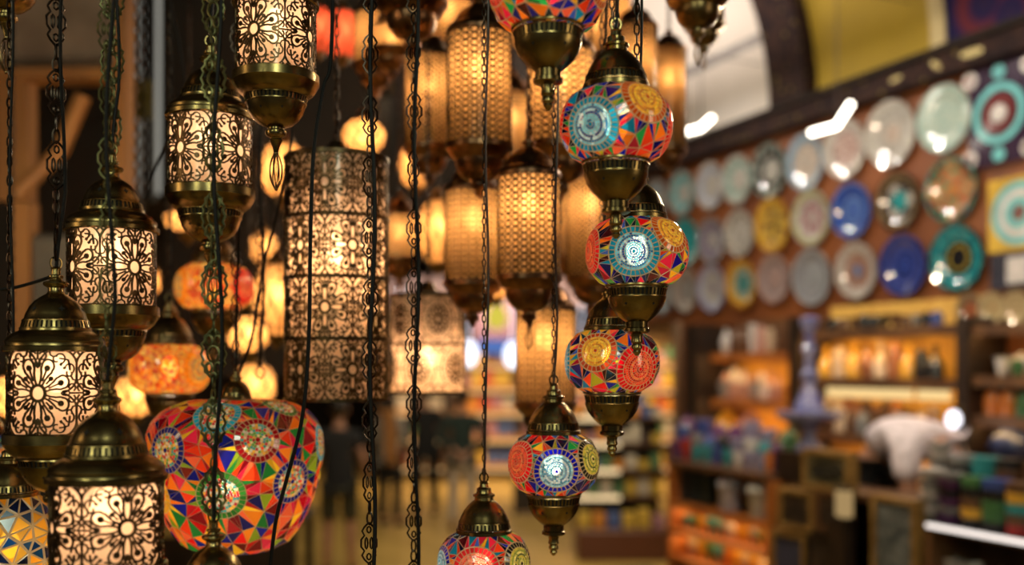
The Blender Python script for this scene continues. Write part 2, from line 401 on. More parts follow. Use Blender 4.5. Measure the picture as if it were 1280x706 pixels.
def big_cap(R_, z):
    """domed lantern cap in units of the lantern radius, sitting at height z"""
    mb = MB(); s_ = R_
    mb.lathe(scale([(1.0, -.06), (1.045, -.04), (1.05, .05), (1.0, .07), (.985, .12), (1.0, .17), (.96, .24), (.86, .33), (.76, .38), (.725, .40), (.72, .44)], s_, z), 56)
    slot_band(mb, .71 * s_, .665 * s_, z + .45 * s_, z + .61 * s_, 46)
    dome = scale([(.66, .63), (.63, .66), (.60, .76), (.52, .92), (.42, 1.04), (.30, 1.13), (.20, 1.19), (.165, 1.23), (.16, 1.32), (.19, 1.34), (.24, 1.37), (.26, 1.41), (.24, 1.45), (.14, 1.48), (.12, 1.52), (.155, 1.55), (.155, 1.585), (.10, 1.61), (.095, 1.72), (.115, 1.74), (.07, 1.78), (0, 1.78)], s_, z)
    mb.lathe(dome, 48); f = interp(dome)
    for k in range(6): star(mb, f, z + .86 * s_, 2 * pi * k / 6 + .3, .075 * s_)
    mb.tube([(.12 * s_ * cos(a), 0, z + 1.86 * s_ + .13 * s_ * sin(a)) for a in [2 * pi * k / 14 for k in range(14)]], .022 * s_, 6, True)
    return mb, 1.97 * s_
def big_base(R_, z, tail=True):
    mb = MB(); s_ = R_
    mb.lathe(scale([(1.0, .07), (1.045, .04), (1.05, -.16), (1.02, -.20), (.99, -.26), (.93, -.36), (.84, -.44), (.79, -.46), (.77, -.48)], s_, z), 56)
    slot_band(mb, .73 * s_, .76 * s_, z - .64 * s_, z - .50 * s_, 46)
    bowl = scale([(.72, -.66), (.70, -.72), (.66, -.86), (.56, -1.02), (.42, -1.14), (.27, -1.21), (.20, -1.24), (.20, -1.28), (.25, -1.31), (.265, -1.37), (.24, -1.43), (.15, -1.47), (.13, -1.50), (.16, -1.54), (.12, -1.62), (.08, -1.72), (.05, -1.84), (0, -1.86)], s_, z)
    mb.lathe(bowl, 48); f = interp(bowl)
    for k in range(8): star(mb, f, z - .86 * s_, 2 * pi * k / 8, .04 * s_)
    return mb
def wire_drop(s_, z):
    mb = MB()
    for k in range(8):
        a0 = 2 * pi * k / 8
        mb.tube([(s_ * (.04 + .12 * sin(pi * q / 8) ** .8) * cos(a0 + q * .06), s_ * (.04 + .12 * sin(pi * q / 8) ** .8) * sin(a0 + q * .06), z - s_ * .85 * q / 8) for q in range(9)], .016 * s_, 4)
    mb.ball((0, 0, z), .06 * s_, seg=8, rings=6); mb.ball((0, 0, z - .87 * s_), .05 * s_, seg=8, rings=6)
    return mb

def fret_strokes():
    """one square panel of pierced scrollwork in [-1,1]^2: eight looped petals in four lobes"""
    S = []
    S.append(([(.19 * cos(a), .19 * sin(a)) for a in [2 * pi * k / 18 for k in range(19)]], 1.6))
    for k in range(8):
        a = pi / 8 + k * pi / 4; ca, sa = cos(a), sin(a)
        def T(p, q): return (p * ca - q * sa, p * sa + q * ca)
        loop = [T(.20, -.04), T(.33, -.05), T(.47, -.09), T(.58, -.145)] + [T(.69 + .155 * cos(b), .155 * sin(b)) for b in [-2.0 + 4.0 * j / 10 for j in range(11)]] + [T(.58, .145), T(.47, .09), T(.33, .05), T(.20, .04)]
        S.append((loop, 1.05))
        S.append(([T(.30, .0), T(.46, .0), T(.60, .0)], .9))
        S.append(([T(.635 + .045 * cos(b), .04 * sin(b)) for b in [2 * pi * j / 8 for j in range(9)]], 1.5))
    for k in range(4):
        a = pi / 4 + k * pi / 2; ca, sa = cos(a), sin(a)
        def T(p, q): return (p * ca - q * sa, p * sa + q * ca)
        S.append(([T(.74 + .53 * cos(b) , .53 * sin(b)) for b in [-2.15 + 4.3 * j / 22 for j in range(23)]], 1.05))      # lobe
        S.append(([T(.30, 0), T(.40, .0), T(.45, .0)], 1.0)); S.append(([T(.48 + .03 * cos(b), .03 * sin(b)) for b in [2 * pi * j / 6 for j in range(7)]], 1.4))
        for q in (1, -1):
            S.append(([T(.98 + .12 * cos(b), q * (.17 + .12 * sin(b))) for b in [-2.4 + 4.4 * j / 9 for j in range(10)]], .85))
            S.append(([T(.86, q * .05), T(.93, q * .07)], 1.3))
        S.append(([T(1.27, 0), T(1.40, 0)], 1.0))
        S.append(([T(.96, -.20), T(1.04, -.10), T(1.10, 0), T(1.04, .10), T(.96, .20)], .95))
        for q in (1, -1): S.append(([T(.90 + .07 * cos(b), q * (.24 + .07 * sin(b))) for b in [.2 + 4.4 * j / 9 for j in range(10)]], .9))
        a = k * pi / 2; ca, sa = cos(a), sin(a)
        S.append(([T(.82, 0), T(1, 0)], 1.0)); S.append(([T(.60 + .22 * (1 - cos(b)) * .5, .06 * sin(b)) for b in [2 * pi * j / 8 for j in range(9)]], .9))
        for q in (1, -1):
            S.append(([T(.88 + .09 * cos(b), q * (.13 + .09 * sin(b))) for b in [-1.2 + 4.6 * j / 9 for j in range(10)]], .9))
            S.append(([T(1.0, q * .30), T(.90, q * .32), T(.84, q * .42)], .9))
    return S
FS = fret_strokes()
def fret_daisy():
    S = []
    S.append(([(.13 * cos(a), .13 * sin(a)) for a in [2 * pi * k / 16 for k in range(17)]], 1.3))
    for k in range(12):
        a = k * pi / 6; ca, sa = cos(a), sin(a)
        def T(p, q): return (p * ca - q * sa, p * sa + q * ca)
        S.append(([T(.15, -.02), T(.34, -.07), T(.56, -.12), T(.68, -.06), T(.72, 0), T(.68, .06), T(.56, .12), T(.34, .07), T(.15, .02)], 1.0))
        S.append(([T(.48 + .035 * cos(b), .035 * sin(b)) for b in [2 * pi * j / 6 for j in range(7)]], 1.1))
    S.append(([(.86 * cos(a), .86 * sin(a)) for a in [2 * pi * k / 36 for k in range(37)]], 1.0))
    for k in range(4):
        a = pi / 4 + k * pi / 2; cx, cy = (1 if cos(a) > 0 else -1), (1 if sin(a) > 0 else -1)
        S.append(([(cx - cx * .34 * cos(b), cy - cy * .34 * sin(b)) for b in [pi / 2 * j / 8 for j in range(9)]], 1.0))
        S.append(([(cx * .62, cy * .62), (cx, cy)], 1.0))
        a = k * pi / 2; S.append(([(.86 * cos(a), .86 * sin(a)), (cos(a), sin(a))], 1.0))
    return S
FD = fret_daisy()
def fret_ribbon(mb, R_, z0, z1, npan, S, w, th, ph=0, mir=False):
    H = (z1 - z0) / 2; zc = (z0 + z1) / 2; Wd = 2 * pi * R_ / npan / 2
    for p in range(npan):
        for pts, k in S:
            P = []
            for i in range(len(pts) - 1):      # subdivide long segments so they follow the curve
                (x0, y0), (x1, y1) = pts[i], pts[i + 1]; n = max(1, int(abs(x1 - x0) / .25))
                for q in range(n): P.append((x0 + (x1 - x0) * q / n, y0 + (y1 - y0) * q / n))
            P.append(pts[-1]); P = [(max(-1, min(1, x)), max(-1, min(1, y))) for x, y in P]; n = len(P); ww = w * k; b = len(mb.v); fs = []
            for i in range(n):
                x0, y0 = P[max(i - 1, 0)]; x1, y1 = P[min(i + 1, n - 1)]
                if math.hypot(P[0][0] - P[-1][0], P[0][1] - P[-1][1]) < 1e-6 and i in (0, n - 1): (x0, y0), (x1, y1) = P[-2], P[1]
                dx, dy = (x1 - x0) * Wd, (y1 - y0) * H; L = math.hypot(dx, dy) or 1; nx, ny = -dy / L, dx / L
                X, Y = P[i][0] * Wd, P[i][1] * H
                for (o_, rr) in ((-ww, R_), (-ww * .75, R_ + th), (ww * .75, R_ + th), (ww, R_)):
                    a = ph + 2 * pi * (p + .5) / npan + (X + nx * o_) / R_; z = zc + max(-H, min(H, Y + ny * o_))
                    mb.v.append((rr * sin(a), -rr * cos(a), z))
            for i in range(n - 1):
                for q in range(3):
                    mb.f.append((b + i * 4 + q, b + i * 4 + q + 1, b + (i + 1) * 4 + q + 1, b + (i + 1) * 4 + q)); mb.m.append(0); mb.c.append(None)
LP = .50      # one dimmer for every hanging lamp
def bulb_mb(zb, s_):
    mb = MB(); mb.lathe([(0, -.030 * s_), (.008 * s_, -.028 * s_), (.014 * s_, -.020 * s_), (.016 * s_, -.010 * s_), (.013 * s_, .004 * s_), (.008 * s_, .014 * s_), (.0, .016 * s_)], 14, o=(0, 0, zb)); return mb
def socket_mb(zb, zt, s_):
    mb = MB(); mb.lathe([(0, .014 * s_), (.009 * s_, .014 * s_), (.009 * s_, .045 * s_), (.006 * s_, .05 * s_), (.003 * s_, zt - zb), (0, zt - zb)], 12, o=(0, 0, zb)); return mb
def lamp_light(root, z, power, color=(1.0, .56, .23), rad=.012):
    l = bpy.data.lights.new('bulb_light', 'POINT'); l.energy = power * LP; l.color = color; l.shadow_soft_size = rad
    o = bpy.data.objects.new('bulb_light', l); col.objects.link(o); o.parent = root; o.location = (0, 0, z); return o
def bulb_set(root, zb, zt, s_, power, m=None, lc=(1.0, .56, .23)):
    b = bulb_mb(zb, s_).build('bulb', m or BULB, root); socket_mb(zb, zt, s_).build('bulb_socket', BRASSD, root)
    b.visible_shadow = True
    # the bulb's own glass would block its light, so the light sits just under its tip
    lamp_light(root, zb - .036 * s_, power, lc); return b
def hang(root, Y):
    rack_rows.setdefault(round(root.location.y, 3), []).append(root.location.x)

def lantern(px, yt, yb, rpx, Y, label, rz=0, chain='slim', csize=.04, power=.16, npan=4, cm=IRON, seed=0, bulbdx=0, cord=True, tail=True, metal=None):
    zc = at(px, (yt + yb) / 2, Y); H = px2m(yb - yt, Y); R_ = px2m(rpx, Y); metal = metal or BRASS
    root = thing('fretwork_lantern', label, 'lantern', zc, rz, None); rnd = random.Random(seed + int(px)); g = R_ * .93
    mb = MB(); mb.lathe([(g, -H / 2), (g, H / 2)], 64); mb.build('glass_cylinder', FROST, root)
    mb = MB(); fret_ribbon(mb, g * 1.02, -H / 2, H / 2, npan, FS, R_ * .022, R_ * .03)
    for z in (-H / 2, H / 2): mb.lathe([(g * 1.0, z - .02 * R_), (g * 1.06, z - .02 * R_), (g * 1.06, z + .02 * R_), (g, z + .02 * R_)], 64)
    mb.build('fretwork_sheath', FRET, root)
    cap, hc = big_cap(R_, H / 2 + .04 * R_); cap.build('cap', [metal, HOLE], root)
    big_base(R_, -H / 2 - .04 * R_).build('base_cup', [metal, HOLE], root)
    if tail: wire_drop(R_, -H / 2 - 1.90 * R_).build('wire_drop', BRASSD, root)
    bulb_set(root, H * .30, H / 2 + .3 * R_, R_ / .056, power)
    top = H / 2 + hc
    chain_mb(top - .004, RACK - zc.z, chain, csize, rnd).build('chain', cm, root)
    if cord: cord_mb(H / 2 + 1.75 * R_, RACK - zc.z, rnd).build('power_cord', CORD, root)
    hang(root, Y); return root

# mosaic globes -------------------------------------------------------------
PAL = [(.75, .02, .03), (.85, .10, .03), (.9, .28, .03), (.95, .55, .05), (.02, .03, .42), (.03, .02, .30), (.02, .30, .45), (.04, .40, .12), (.45, .02, .06), (.80, .05, .12), (.10, .18, .55), (.55, .5, .05), (.9, .20, .10), (.01, .01, .08), (.14, .01, .02), (.01, .07, .12), (.02, .02, .20)]
TEAL = ((.01, .34, .50), [(.28, .74, .90), (.02, .28, .52), (.66, .88, .98), (.01, .14, .40), (.30, .72, .86)])
GOLD = ((.60, .15, .02), [(.98, .56, .03), (.70, .30, .02), (.98, .70, .08)])
GOLDR = ((.55, .10, .03), [(.98, .58, .03), (.80, .36, .02), (.98, .70, .10)])
REDM = ((.80, .01, .03), [(.95, .03, .02), (.95, .14, .05), (.65, .01, .01), (1, .34, .12)])
PINK = ((.85, .05, .06), [(1, .30, .20), (.95, .14, .10), (1, .50, .34)])
BLUEM = ((.01, .015, .50), [(.50, .85, 1.0), (.05, .40, .60), (.75, .9, 1.0), (.2, .5, .75)])
GREENM = ((.02, .03, .03), [(.75, .65, .10), (.35, .45, .08), (.9, .8, .3), (.1, .2, .05)])
MULTI = [(.9, .75, .5), (.9, .1, .08), (.1, .5, .5), (.95, .6, .1), (.8, .8, .7), (.6, .05, .1), (.2, .55, .15)]
SKY = ((.04, .45, .62), MULTI); NAVY = ((.03, .04, .30), MULTI); WINE = ((.40, .02, .03), MULTI); LEAFG = ((.06, .28, .06), MULTI); SUN = ((.95, .55, .05), [(.95, .4, .05), (.9, .15, .05), (.95, .7, .2)])
def mosaic(prof, medals, spacing, rnd, pal=PAL, grout_w=.10, bead=.085, gap_col=None):
    """tiled shell over a lathe profile [(r,z)...] from bottom to top; medals: (azimuth, fraction of arc, radius, (ring, beads))"""
    arc = [0]
    for (r0, z0), (r1, z1) in zip(prof[:-1], prof[1:]): arc.append(arc[-1] + math.hypot(r1 - r0, z1 - z0))
    LT = arc[-1]; Rm = max(r for r, z in prof)
    def rz_(v):
        v = max(0, min(LT, v))
        for i in range(len(prof) - 1):
            if v <= arc[i + 1] + 1e-12:
                k = (v - arc[i]) / max(arc[i + 1] - arc[i], 1e-9); return prof[i][0] + (prof[i + 1][0] - prof[i][0]) * k, prof[i][1] + (prof[i + 1][1] - prof[i][1]) * k
        return prof[-1]
    def p3(phi, v, up=0): r, z = rz_(v); return ((r + up) * sin(phi), -(r + up) * cos(phi), z)
    mb = MB()
    def cell(poly, colr, gw, up=.0004):      # poly in (phi,v)
        jit = rnd.uniform(.65, 1.15)
        n = len(poly); cx = sum(p[0] for p in poly) / n; cy = sum(p[1] for p in poly) / n; rr = rz_(cy)[0]
        size = sum(math.hypot((p[0] - cx) * rr, p[1] - cy) for p in poly) / n
        k = max(.35, 1 - gw / max(size, 1e-6)); inn = [(cx + (p[0] - cx) * k, cy + (p[1] - cy) * k) for p in poly]
        b = len(mb.v); mb.v += [p3(a, v) for a, v in poly] + [p3(a, v, up) for a, v in inn]
        for i in range(n):
            j = (i + 1) % n; mb.f.append((b + i, b + j, b + n + j, b + n + i)); mb.m.append(1); mb.c.append(None)
        mb.f.append(tuple(b + n + i for i in range(n))); mb.m.append(0); mb.c.append(tuple(max(0, min(1, c ** 1.35 * jit)) for c in colr))
    gw = spacing * grout_w; bound = []; info = []
    for (phi0, fv, rad, (ringc, beads)) in medals:
        v0 = fv * LT; n = max(16, int(2 * pi * rad / (spacing * .36)))
        def q(r_, a): v = v0 + r_ * sin(a); return (phi0 + r_ * cos(a) / max(rz_(v)[0], Rm * .3), v)
        info.append((phi0, v0, rad))
        inner = rad * .72
        for k in range(n):
            a0, a1 = 2 * pi * k / n, 2 * pi * (k + 1) / n
            cell([q(rad, a0), q(rad, a1), q(inner, a1), q(inner, a0)], ringc, gw)
            bound.append(q(rad, a0))
        bs = max(rad * bead, .0011); nr = max(2, int(inner / bs)); bs = inner / nr
        for j in range(nr):
            ro = inner - j * bs; ri = ro - bs; m_ = max(5, int(2 * pi * ro / (bs * 1.15)))
            if j == nr - 1: cell([q(ro, 2 * pi * k / 6) for k in range(6)], ringc, bs * .15); break
            off = rnd.random()
            for k in range(m_):
                a0, a1 = 2 * pi * (k + off) / m_, 2 * pi * (k + 1 + off) / m_
                cell([q(ro, a0), q(ro, a1), q(ri, a1), q(ri, a0)], rnd.choice(beads) if (len(beads) > 6 or rnd.random() < .22) else beads[j % len(beads)], bs * .10, .0002)
    def inside(phi, v, ex=0):
        for (p0, v0, rad) in info:
            d = (phi - p0 + pi) % (2 * pi) - pi
            if math.hypot(d * max(rz_(v)[0], Rm * .3), v - v0) < rad + ex: return True
        return False
    pts = [((a + pi) % (2 * pi) - pi, v) for a, v in bound]
    ne = int(2 * pi * Rm / spacing * .8)
    for k in range(ne): pts.append((-pi + 2 * pi * k / ne, 0)); pts.append((-pi + 2 * pi * (k + .5) / ne, LT))
    for _ in range(9000):
        a, v = rnd.uniform(-pi, pi), rnd.uniform(spacing * .5, LT - spacing * .5)
        if inside(a, v, spacing * .42): continue
        r = rz_(v)[0]
        if all(math.hypot(((a - b + pi) % (2 * pi) - pi) * r, v - w) > spacing * .78 for b, w in pts): pts.append((a, v))
    allp = [Vector((a * Rm, v)) for a, v in pts if 0 <= v <= LT]
    ext = [Vector((p.x + 2 * pi * Rm, p.y)) for p in allp if p.x < -pi * Rm * .5] + [Vector((p.x - 2 * pi * Rm, p.y)) for p in allp if p.x > pi * Rm * .5]
    vs, _, fs, *_r = delaunay_2d_cdt(allp + ext, [], [], 0, 1e-7)
    for f in fs:
        P = [vs[i] for i in f]; cx = sum(p.x for p in P) / 3; cy = sum(p.y for p in P) / 3
        if not (-pi * Rm <= cx < pi * Rm): continue
        if inside(cx / Rm, cy, -spacing * .02): continue
        cell([(p.x / Rm, p.y) for p in P], rnd.choice(pal), gw)
    return mb
def small_cap(R_, z, neck=1.0):
    """slim cap of a mosaic globe: gallery at the bottom, bell above; unit = globe radius"""
    mb = MB(); s_ = R_
    mb.lathe(scale([(.56, -.07), (.60, -.05), (.60, .02), (.575, .04)], s_, z), 48)
    slot_band(mb, .57 * s_, .54 * s_, z + .06 * s_, z + .19 * s_, 44)
    pr = scale([(.54, .21), (.52, .24), (.49, .32), (.42, .44), (.33, .55), (.25, .62), (.205, .65), (.20, .71), (.235, .73), (.235, .77), (.17, .80), (.155, .84), (.155, .90), (.10, .93), (.085, 1.0), (.105, 1.02), (.05, 1.06), (0, 1.06)], s_, z)
    mb.lathe(pr, 44); f = interp(pr)
    for k in range(5): star(mb, f, z + .40 * s_, 2 * pi * k / 5 + .5, .045 * s_)
    mb.tube([(.09 * s_ * cos(a), 0, z + 1.13 * s_ + .11 * s_ * sin(a)) for a in [2 * pi * k / 12 for k in range(12)]], .02 * s_, 6, True)
    return mb, 1.22 * s_
def small_base(R_, z):
    mb = MB(); s_ = R_
    mb.lathe(scale([(.56, .08), (.615, .05), (.62, .0), (.60, -.02)], s_, z), 48)
    slot_band(mb, .56 * s_, .59 * s_, z - .20 * s_, z - .05 * s_, 44)
    pr = scale([(.575, -.22), (.56, -.27), (.52, -.38), (.44, -.50), (.34, -.60), (.27, -.66), (.225, -.69), (.22, -.80), (.255, -.82), (.255, -.88), (.20, -.91), (.12, -.93), (.105, -1.0), (.12, -1.08), (.085, -1.12), (.105, -1.16), (.105, -1.20), (.07, -1.24), (.085, -1.28), (.03, -1.35), (0, -1.35)], s_, z)
    mb.lathe(pr, 44); f = interp(pr)
    for k in range(6): star(mb, f, z - .36 * s_, 2 * pi * k / 6, .035 * s_)
    return mb
def globe_prof(R_, H, top=.54, bot=.56, n=22, e=2.25):
    out = []
    for i in range(n + 1):
        z = -H / 2 + H * i / n; k = abs(2 * z / H); end = (top if z > 0 else bot)
        r = end + (1 - end) * (1 - k ** e) ** (1 / 1.55)
        out.append((R_ * r, z))
    return out
def mosaic_lamp(px, yt, yb, rpx, Y, label, medals, seed, power=.05, spacing=.0165, chain='ring', csize=.016, cm=IRON, prof=None, pal=PAL, cap=1.0, base=True, name='mosaic_lamp', tilt=0, cordm=CORD, bulbf=.1, grout_w=.065, capm=None, bead=.085, cat='lamp'):
    zc = at(px, (yt + yb) / 2, Y); H = px2m(yb - yt, Y); R_ = px2m(rpx, Y); rnd = random.Random(seed)
    root = thing(name, label, cat, zc); capm = capm or BRASS
    faceA = atan2(zc.x, zc.y)      # azimuth 0 of a medallion faces the aisle
    pr = [(r * R_, z * H) for r, z in prof] if prof else globe_prof(R_, H)
    md = [(a, fv, rr * R_, c) for a, fv, rr, c in medals]
    mosaic(pr, md, spacing, rnd, pal, grout_w, bead).build('mosaic_glass', [TILE, GROUT], root, smooth=False)
    rt = pr[-1][0] / .54; c_, hc = small_cap(rt * cap, H / 2 + .03 * R_); c_.build('cap', [capm, HOLE], root)
    if base: small_base(pr[0][0] / .56, -H / 2).build('base_cup', [capm, HOLE], root)
    bulb_set(root, H * bulbf, H / 2 + .2 * R_, R_ / .075, power, BULBW, (1.0, .80, .58))
    chain_mb(H / 2 + hc * 1.0 - .002, RACK - zc.z, chain, csize, rnd).build('chain', cm, root)
    cord_mb(H / 2 + hc * .85, RACK - zc.z, rnd, off=.004, r=.0017, wav=.002).build('power_cord', cordm, root)
    hang(root, Y); return root

# pierced cylinder pendants and mesh lanterns ----------------------------------
def cyl_pendant(px, yt, yb, rpx, Y, tiers, label, S, npan, power, seed, name='cylinder_pendant', glow=FROST, bulbs=((.12, 1.0),), shift=0):
    zc = at(px, (yt + yb) / 2, Y); H = px2m(yb - yt, Y); R_ = px2m(rpx, Y); root = thing(name, label, 'lamp', zc, shift); rnd = random.Random(seed)
    mb = MB(); mb.lathe([(R_ * .96, -H / 2), (R_ * .96, H / 2)], 72); mb.build('glass_cylinder', glow, root)
    for k in range(tiers):
        mb = MB(); z0 = -H / 2 + H * k / tiers; z1 = z0 + H / tiers
        fret_ribbon(mb, R_ * .975, z0, z1, npan, S, R_ * .017, R_ * .02, ph=(k % 2) * pi / npan)
        w = R_ * .03
        for z in (z0 + w * .1, z1 - w * .1): mb.lathe([(R_ * .96, z - w), (R_ * 1.01, z - w), (R_ * 1.01, z + w), (R_ * .96, z + w)], 72)
        mb.build('fretwork_tier', FRET, root)
    mb = MB(); mb.lathe([(R_ * .985, H / 2), (R_ * .985, H / 2 + .004), (.02, H / 2 + .012), (.012, H / 2 + .03), (0, H / 2 + .032)], 48); mb.build('top_plate', FRET, root)
    for f, pw in bulbs:
        bulb_set(root, H * f, H / 2, R_ / .08, power * pw, BULBM)
    chain_mb(H / 2 + .028, RACK - zc.z, 'ring', .022, rnd).build('chain', IRON, root)
    hang(root, Y); return root
def lattice_mb(R_, H, nc, nr):
    mb = MB(); w = pi * R_ / nc * .30; n = nr * 4; th = R_ * .025
    for k in range(nc):
        for s_ in (1, -1):
            b = len(mb.v)
            for i in range(n + 1):
                z = -H / 2 + H * i / n; off = s_ * (.5 - .42 * cos(2 * pi * i / 4)) * pi / nc * .95
                for (o_, rr) in ((-w, R_), (0, R_ + th), (w, R_)):
                    a = 2 * pi * k / nc + off + o_ / R_; mb.v.append((rr * sin(a), -rr * cos(a), z))
            for i in range(n):
                for q in range(2): mb.f.append((b + i * 3 + q, b + i * 3 + q + 1, b + i * 3 + q + 4, b + i * 3 + q + 3)); mb.m.append(0); mb.c.append(None)
    for i in range(nr + 1):
        z = -H / 2 + H * i / nr; t = H / nr * (.07 if 0 < i < nr else .18)
        mb.lathe([(R_ * .99, z - t), (R_ * 1.02, z - t), (R_ * 1.02, z + t), (R_ * .99, z + t)], 40)
    return mb
LAT = {}
def mesh_lantern(px, yt, yb, rpx, Y, label, seed, power=.3, bulbf=.22, metal=None, tail=True, group=None):
    zc = at(px, (yt + yb) / 2, Y); H = px2m(yb - yt, Y); R_ = px2m(rpx, Y); rnd = random.Random(seed); metal = metal or COPPER
    root = thing('lattice_lantern', label, 'lantern', zc, rnd.uniform(0, 1), group)
    mb = MB(); mb.lathe([(R_ * .95, -H / 2), (R_ * .97, 0), (R_ * .95, H / 2)], 40); mb.build('glass_cylinder', AMBER, root)
    lattice_mb(R_ * .97, H, 22, max(6, int(H / R_ * 5.2))).build('lattice_sheath', FRET, root)
    s_ = R_
    mb = MB(); mb.lathe(scale([(.98, -.02), (1.03, 0), (1.03, .08), (.98, .10), (.97, .18), (.9, .26), (.8, .30), (.77, .34), (.72, .50), (.62, .66), (.48, .80), (.3, .90), (.18, .94), (.16, 1.02), (.22, 1.06), (.22, 1.12), (.12, 1.16), (.1, 1.26), (0, 1.28)], s_, H / 2), 40); mb.build('cap', metal, root)
    mb = MB(); mb.lathe(scale([(.98, .02), (1.04, 0), (1.04, -.14), (.98, -.2), (.9, -.34), (.78, -.42), (.74, -.46), (.73, -.6), (.66, -.8), (.52, -.98), (.34, -1.08), (.2, -1.12), (.2, -1.2), (.26, -1.26), (.24, -1.34), (.13, -1.4), (.09, -1.55), (0, -1.6)], s_, -H / 2), 40); mb.build('base_cup', metal, root)
    if tail: wire_drop(R_ * .8, -H / 2 - 1.6 * R_).build('wire_drop', BRASSD, root)
    bulb_set(root, H * bulbf, H / 2, R_ / .055, power, BULBM)
    chain_mb(H / 2 + 1.2 * R_, RACK - zc.z, 'ring', .022, rnd).build('chain', IRON, root)
    hang(root, Y); return root

# ------------------------------------------------------------------ front lamps
lantern(345, 8, 95, 51, 1.22, 'brass fretwork lantern high up, cut by the top edge, with wire drop below', rz=.45, seed=1, chain='slim', power=.11)
lantern(263, 150, 237, 52, 1.36, 'brass fretwork lantern hanging just left of the topmost one, behind a green chain', rz=.3, seed=2, power=.11)
lantern(140, 290, 384, 54, 1.34, 'brass fretwork lantern at mid height on the left, directly above the lowest one', rz=.12, seed=3, chain='fil', csize=.064, cm=PATINA, power=.12)
lantern(70, 439, 541, 58, 1.17, 'brass fretwork lantern nearest the left edge, its cap beside a long dark chain', rz=.85, seed=4, chain='slim', csize=.062, cm=IRON, power=.13)
lantern(134, 600, 705, 69, 1.05, 'largest, nearest brass fretwork lantern, cut by the bottom edge at left', rz=-.05, seed=5, chain='slim', csize=.05, cm=PATINA, power=.12, tail=False)
lantern(267, 752, 850, 56, 1.10, 'brass lantern cap peeking up at the bottom edge under the red mosaic vase lamp', seed=6, chain='fil', csize=.056, cm=PATINA, power=.08, tail=False)
lantern(8, -135, -48, 50, 1.35, 'brass lantern base cup hanging into the top left corner', seed=8, power=.10)

mosaic_lamp(685, -62, 38, 74, 1.066, 'mosaic globe lamp cut by the top edge, white and blue medallion facing', [(-.02, .58, .47, ((.03, .03, .40), TEAL[1])), (1.15, .5, .45, GOLD), (-1.15, .5, .42, REDM), (2.3, .5, .5, TEAL), (-2.3, .5, .5, BLUEM)], 11)
mosaic_lamp(770, 112, 204, 70, 1.11, 'mosaic globe lamp with teal medallion low left and gold one upper right', [(-.56, .40, .50, TEAL), (.50, .68, .47, GOLD), (1.50, .42, .50, REDM), (-1.75, .6, .5, REDM), (2.7, .5, .5, BLUEM)], 12, spacing=.0165)
mosaic_lamp(796, 274, 358, 64, 1.216, 'mosaic globe lamp second of the cluster, teal medallion beside a golden disc', [(-.18, .45, .50, TEAL), (.68, .70, .44, GOLD), (-1.35, .5, .46, REDM), (1.7, .4, .5, REDM), (2.8, .5, .5, TEAL)], 13, spacing=.0165)
mosaic_lamp(765, 412, 491, 59, 1.32, 'mosaic globe lamp with golden medallion left and bright red medallion right', [(-.45, .62, .44, GOLDR), (.52, .40, .52, REDM), (1.62, .6, .4, GREENM), (-1.6, .5, .45, TEAL), (2.7, .5, .5, BLUEM)], 14, spacing=.0185)
mosaic_lamp(692, 541, 617, 57, 1.365, 'mosaic globe lamp with blue ringed white medallion, lowest complete one', [(.02, .45, .50, BLUEM), (-.98, .55, .48, REDM), (.98, .58, .46, GREENM), (2.2, .5, .5, GOLD), (-2.2, .5, .5, TEAL)], 15, spacing=.0185, chain='ring', csize=.012, cordm=CORDB)
mosaic_lamp(605, 664, 742, 58, 1.34, 'mosaic globe lamp cut by the bottom edge, pink red medallion in front', [(-.15, .50, .52, PINK), (.95, .55, .48, GREENM), (-1.2, .5, .45, BLUEM), (2.2, .5, .5, GOLD), (-2.3, .5, .5, TEAL)], 16, spacing=.0185, chain='ring', csize=.012, cordm=CORDB)
VP = [(.42, -.5), (.60, -.455), (.74, -.35), (.86, -.20), (.94, -.05), (.99, .10), (1.0, .20), (.985, .28), (.93, .36), (.84, .42), (.70, .47), (.52, .50), (.38, .505)]
mosaic_lamp(295, 500, 686, 108, 1.50, 'large mosaic vase lamp of red and orange tiles with round medallions', [
    (0.02, .80, .26, SKY), (-.55, .61, .26, NAVY), (.50, .66, .25, WINE), (.10, .40, .27, LEAFG), (.95, .45, .25, NAVY), (1.05, .86, .20, LEAFG), (-.85, .40, .25, SUN), (-1.15, .76, .22, PINK),
    (-1.55, .5, .22, WINE), (1.55, .62, .22, SKY), (2.2, .6, .26, NAVY), (-2.2, .6, .26, SKY), (3.1, .55, .28, WINE)], 17, spacing=.0215, prof=VP, cap=.42, base=False, power=.30, bulbf=.08, name='mosaic_vase_lamp', grout_w=.04, bead=.11, chain='slim', csize=.05, pal=[(.75, .02, .03), (.85, .10, .03), (.9, .28, .03), (.9, .34, .04), (.95, .62, .05), (.02, .03, .32), (.30, .01, .03), (.80, .05, .14), (.22, .01, .02), (.04, .30, .08), (.90, .22, .10), (.02, .02, .18), (.35, .45, .05), (.60, .03, .05)])
OR = [(.95, .24, .02), (.98, .42, .03), (.95, .58, .14), (.88, .10, .03), (.98, .50, .06), (.85, .30, .16), (.60, .07, .05), (1, .70, .24)]
FLOW = ((.95, .35, .03), [(.95, .55, .05), (.9, .25, .03), (.05, .35, .25)])
mosaic_lamp(212, 430, 492, 50, 1.85, 'orange beaded mosaic globe lamp between left lanterns, lower of two', [(-1.15, .5, .52, FLOW), (1.15, .5, .5, FLOW)], 18, spacing=.0065, pal=OR, power=.32, cap=1.0, capm=BRASSD, grout_w=.06)
mosaic_lamp(268, 330, 388, 48, 2.05, 'orange beaded mosaic globe lamp with green flower, upper of two', [(-.95, .5, .52, FLOW), (1.25, .5, .5, REDM)], 19, spacing=.0075, pal=OR, power=.36, capm=BRASSD, grout_w=.06)
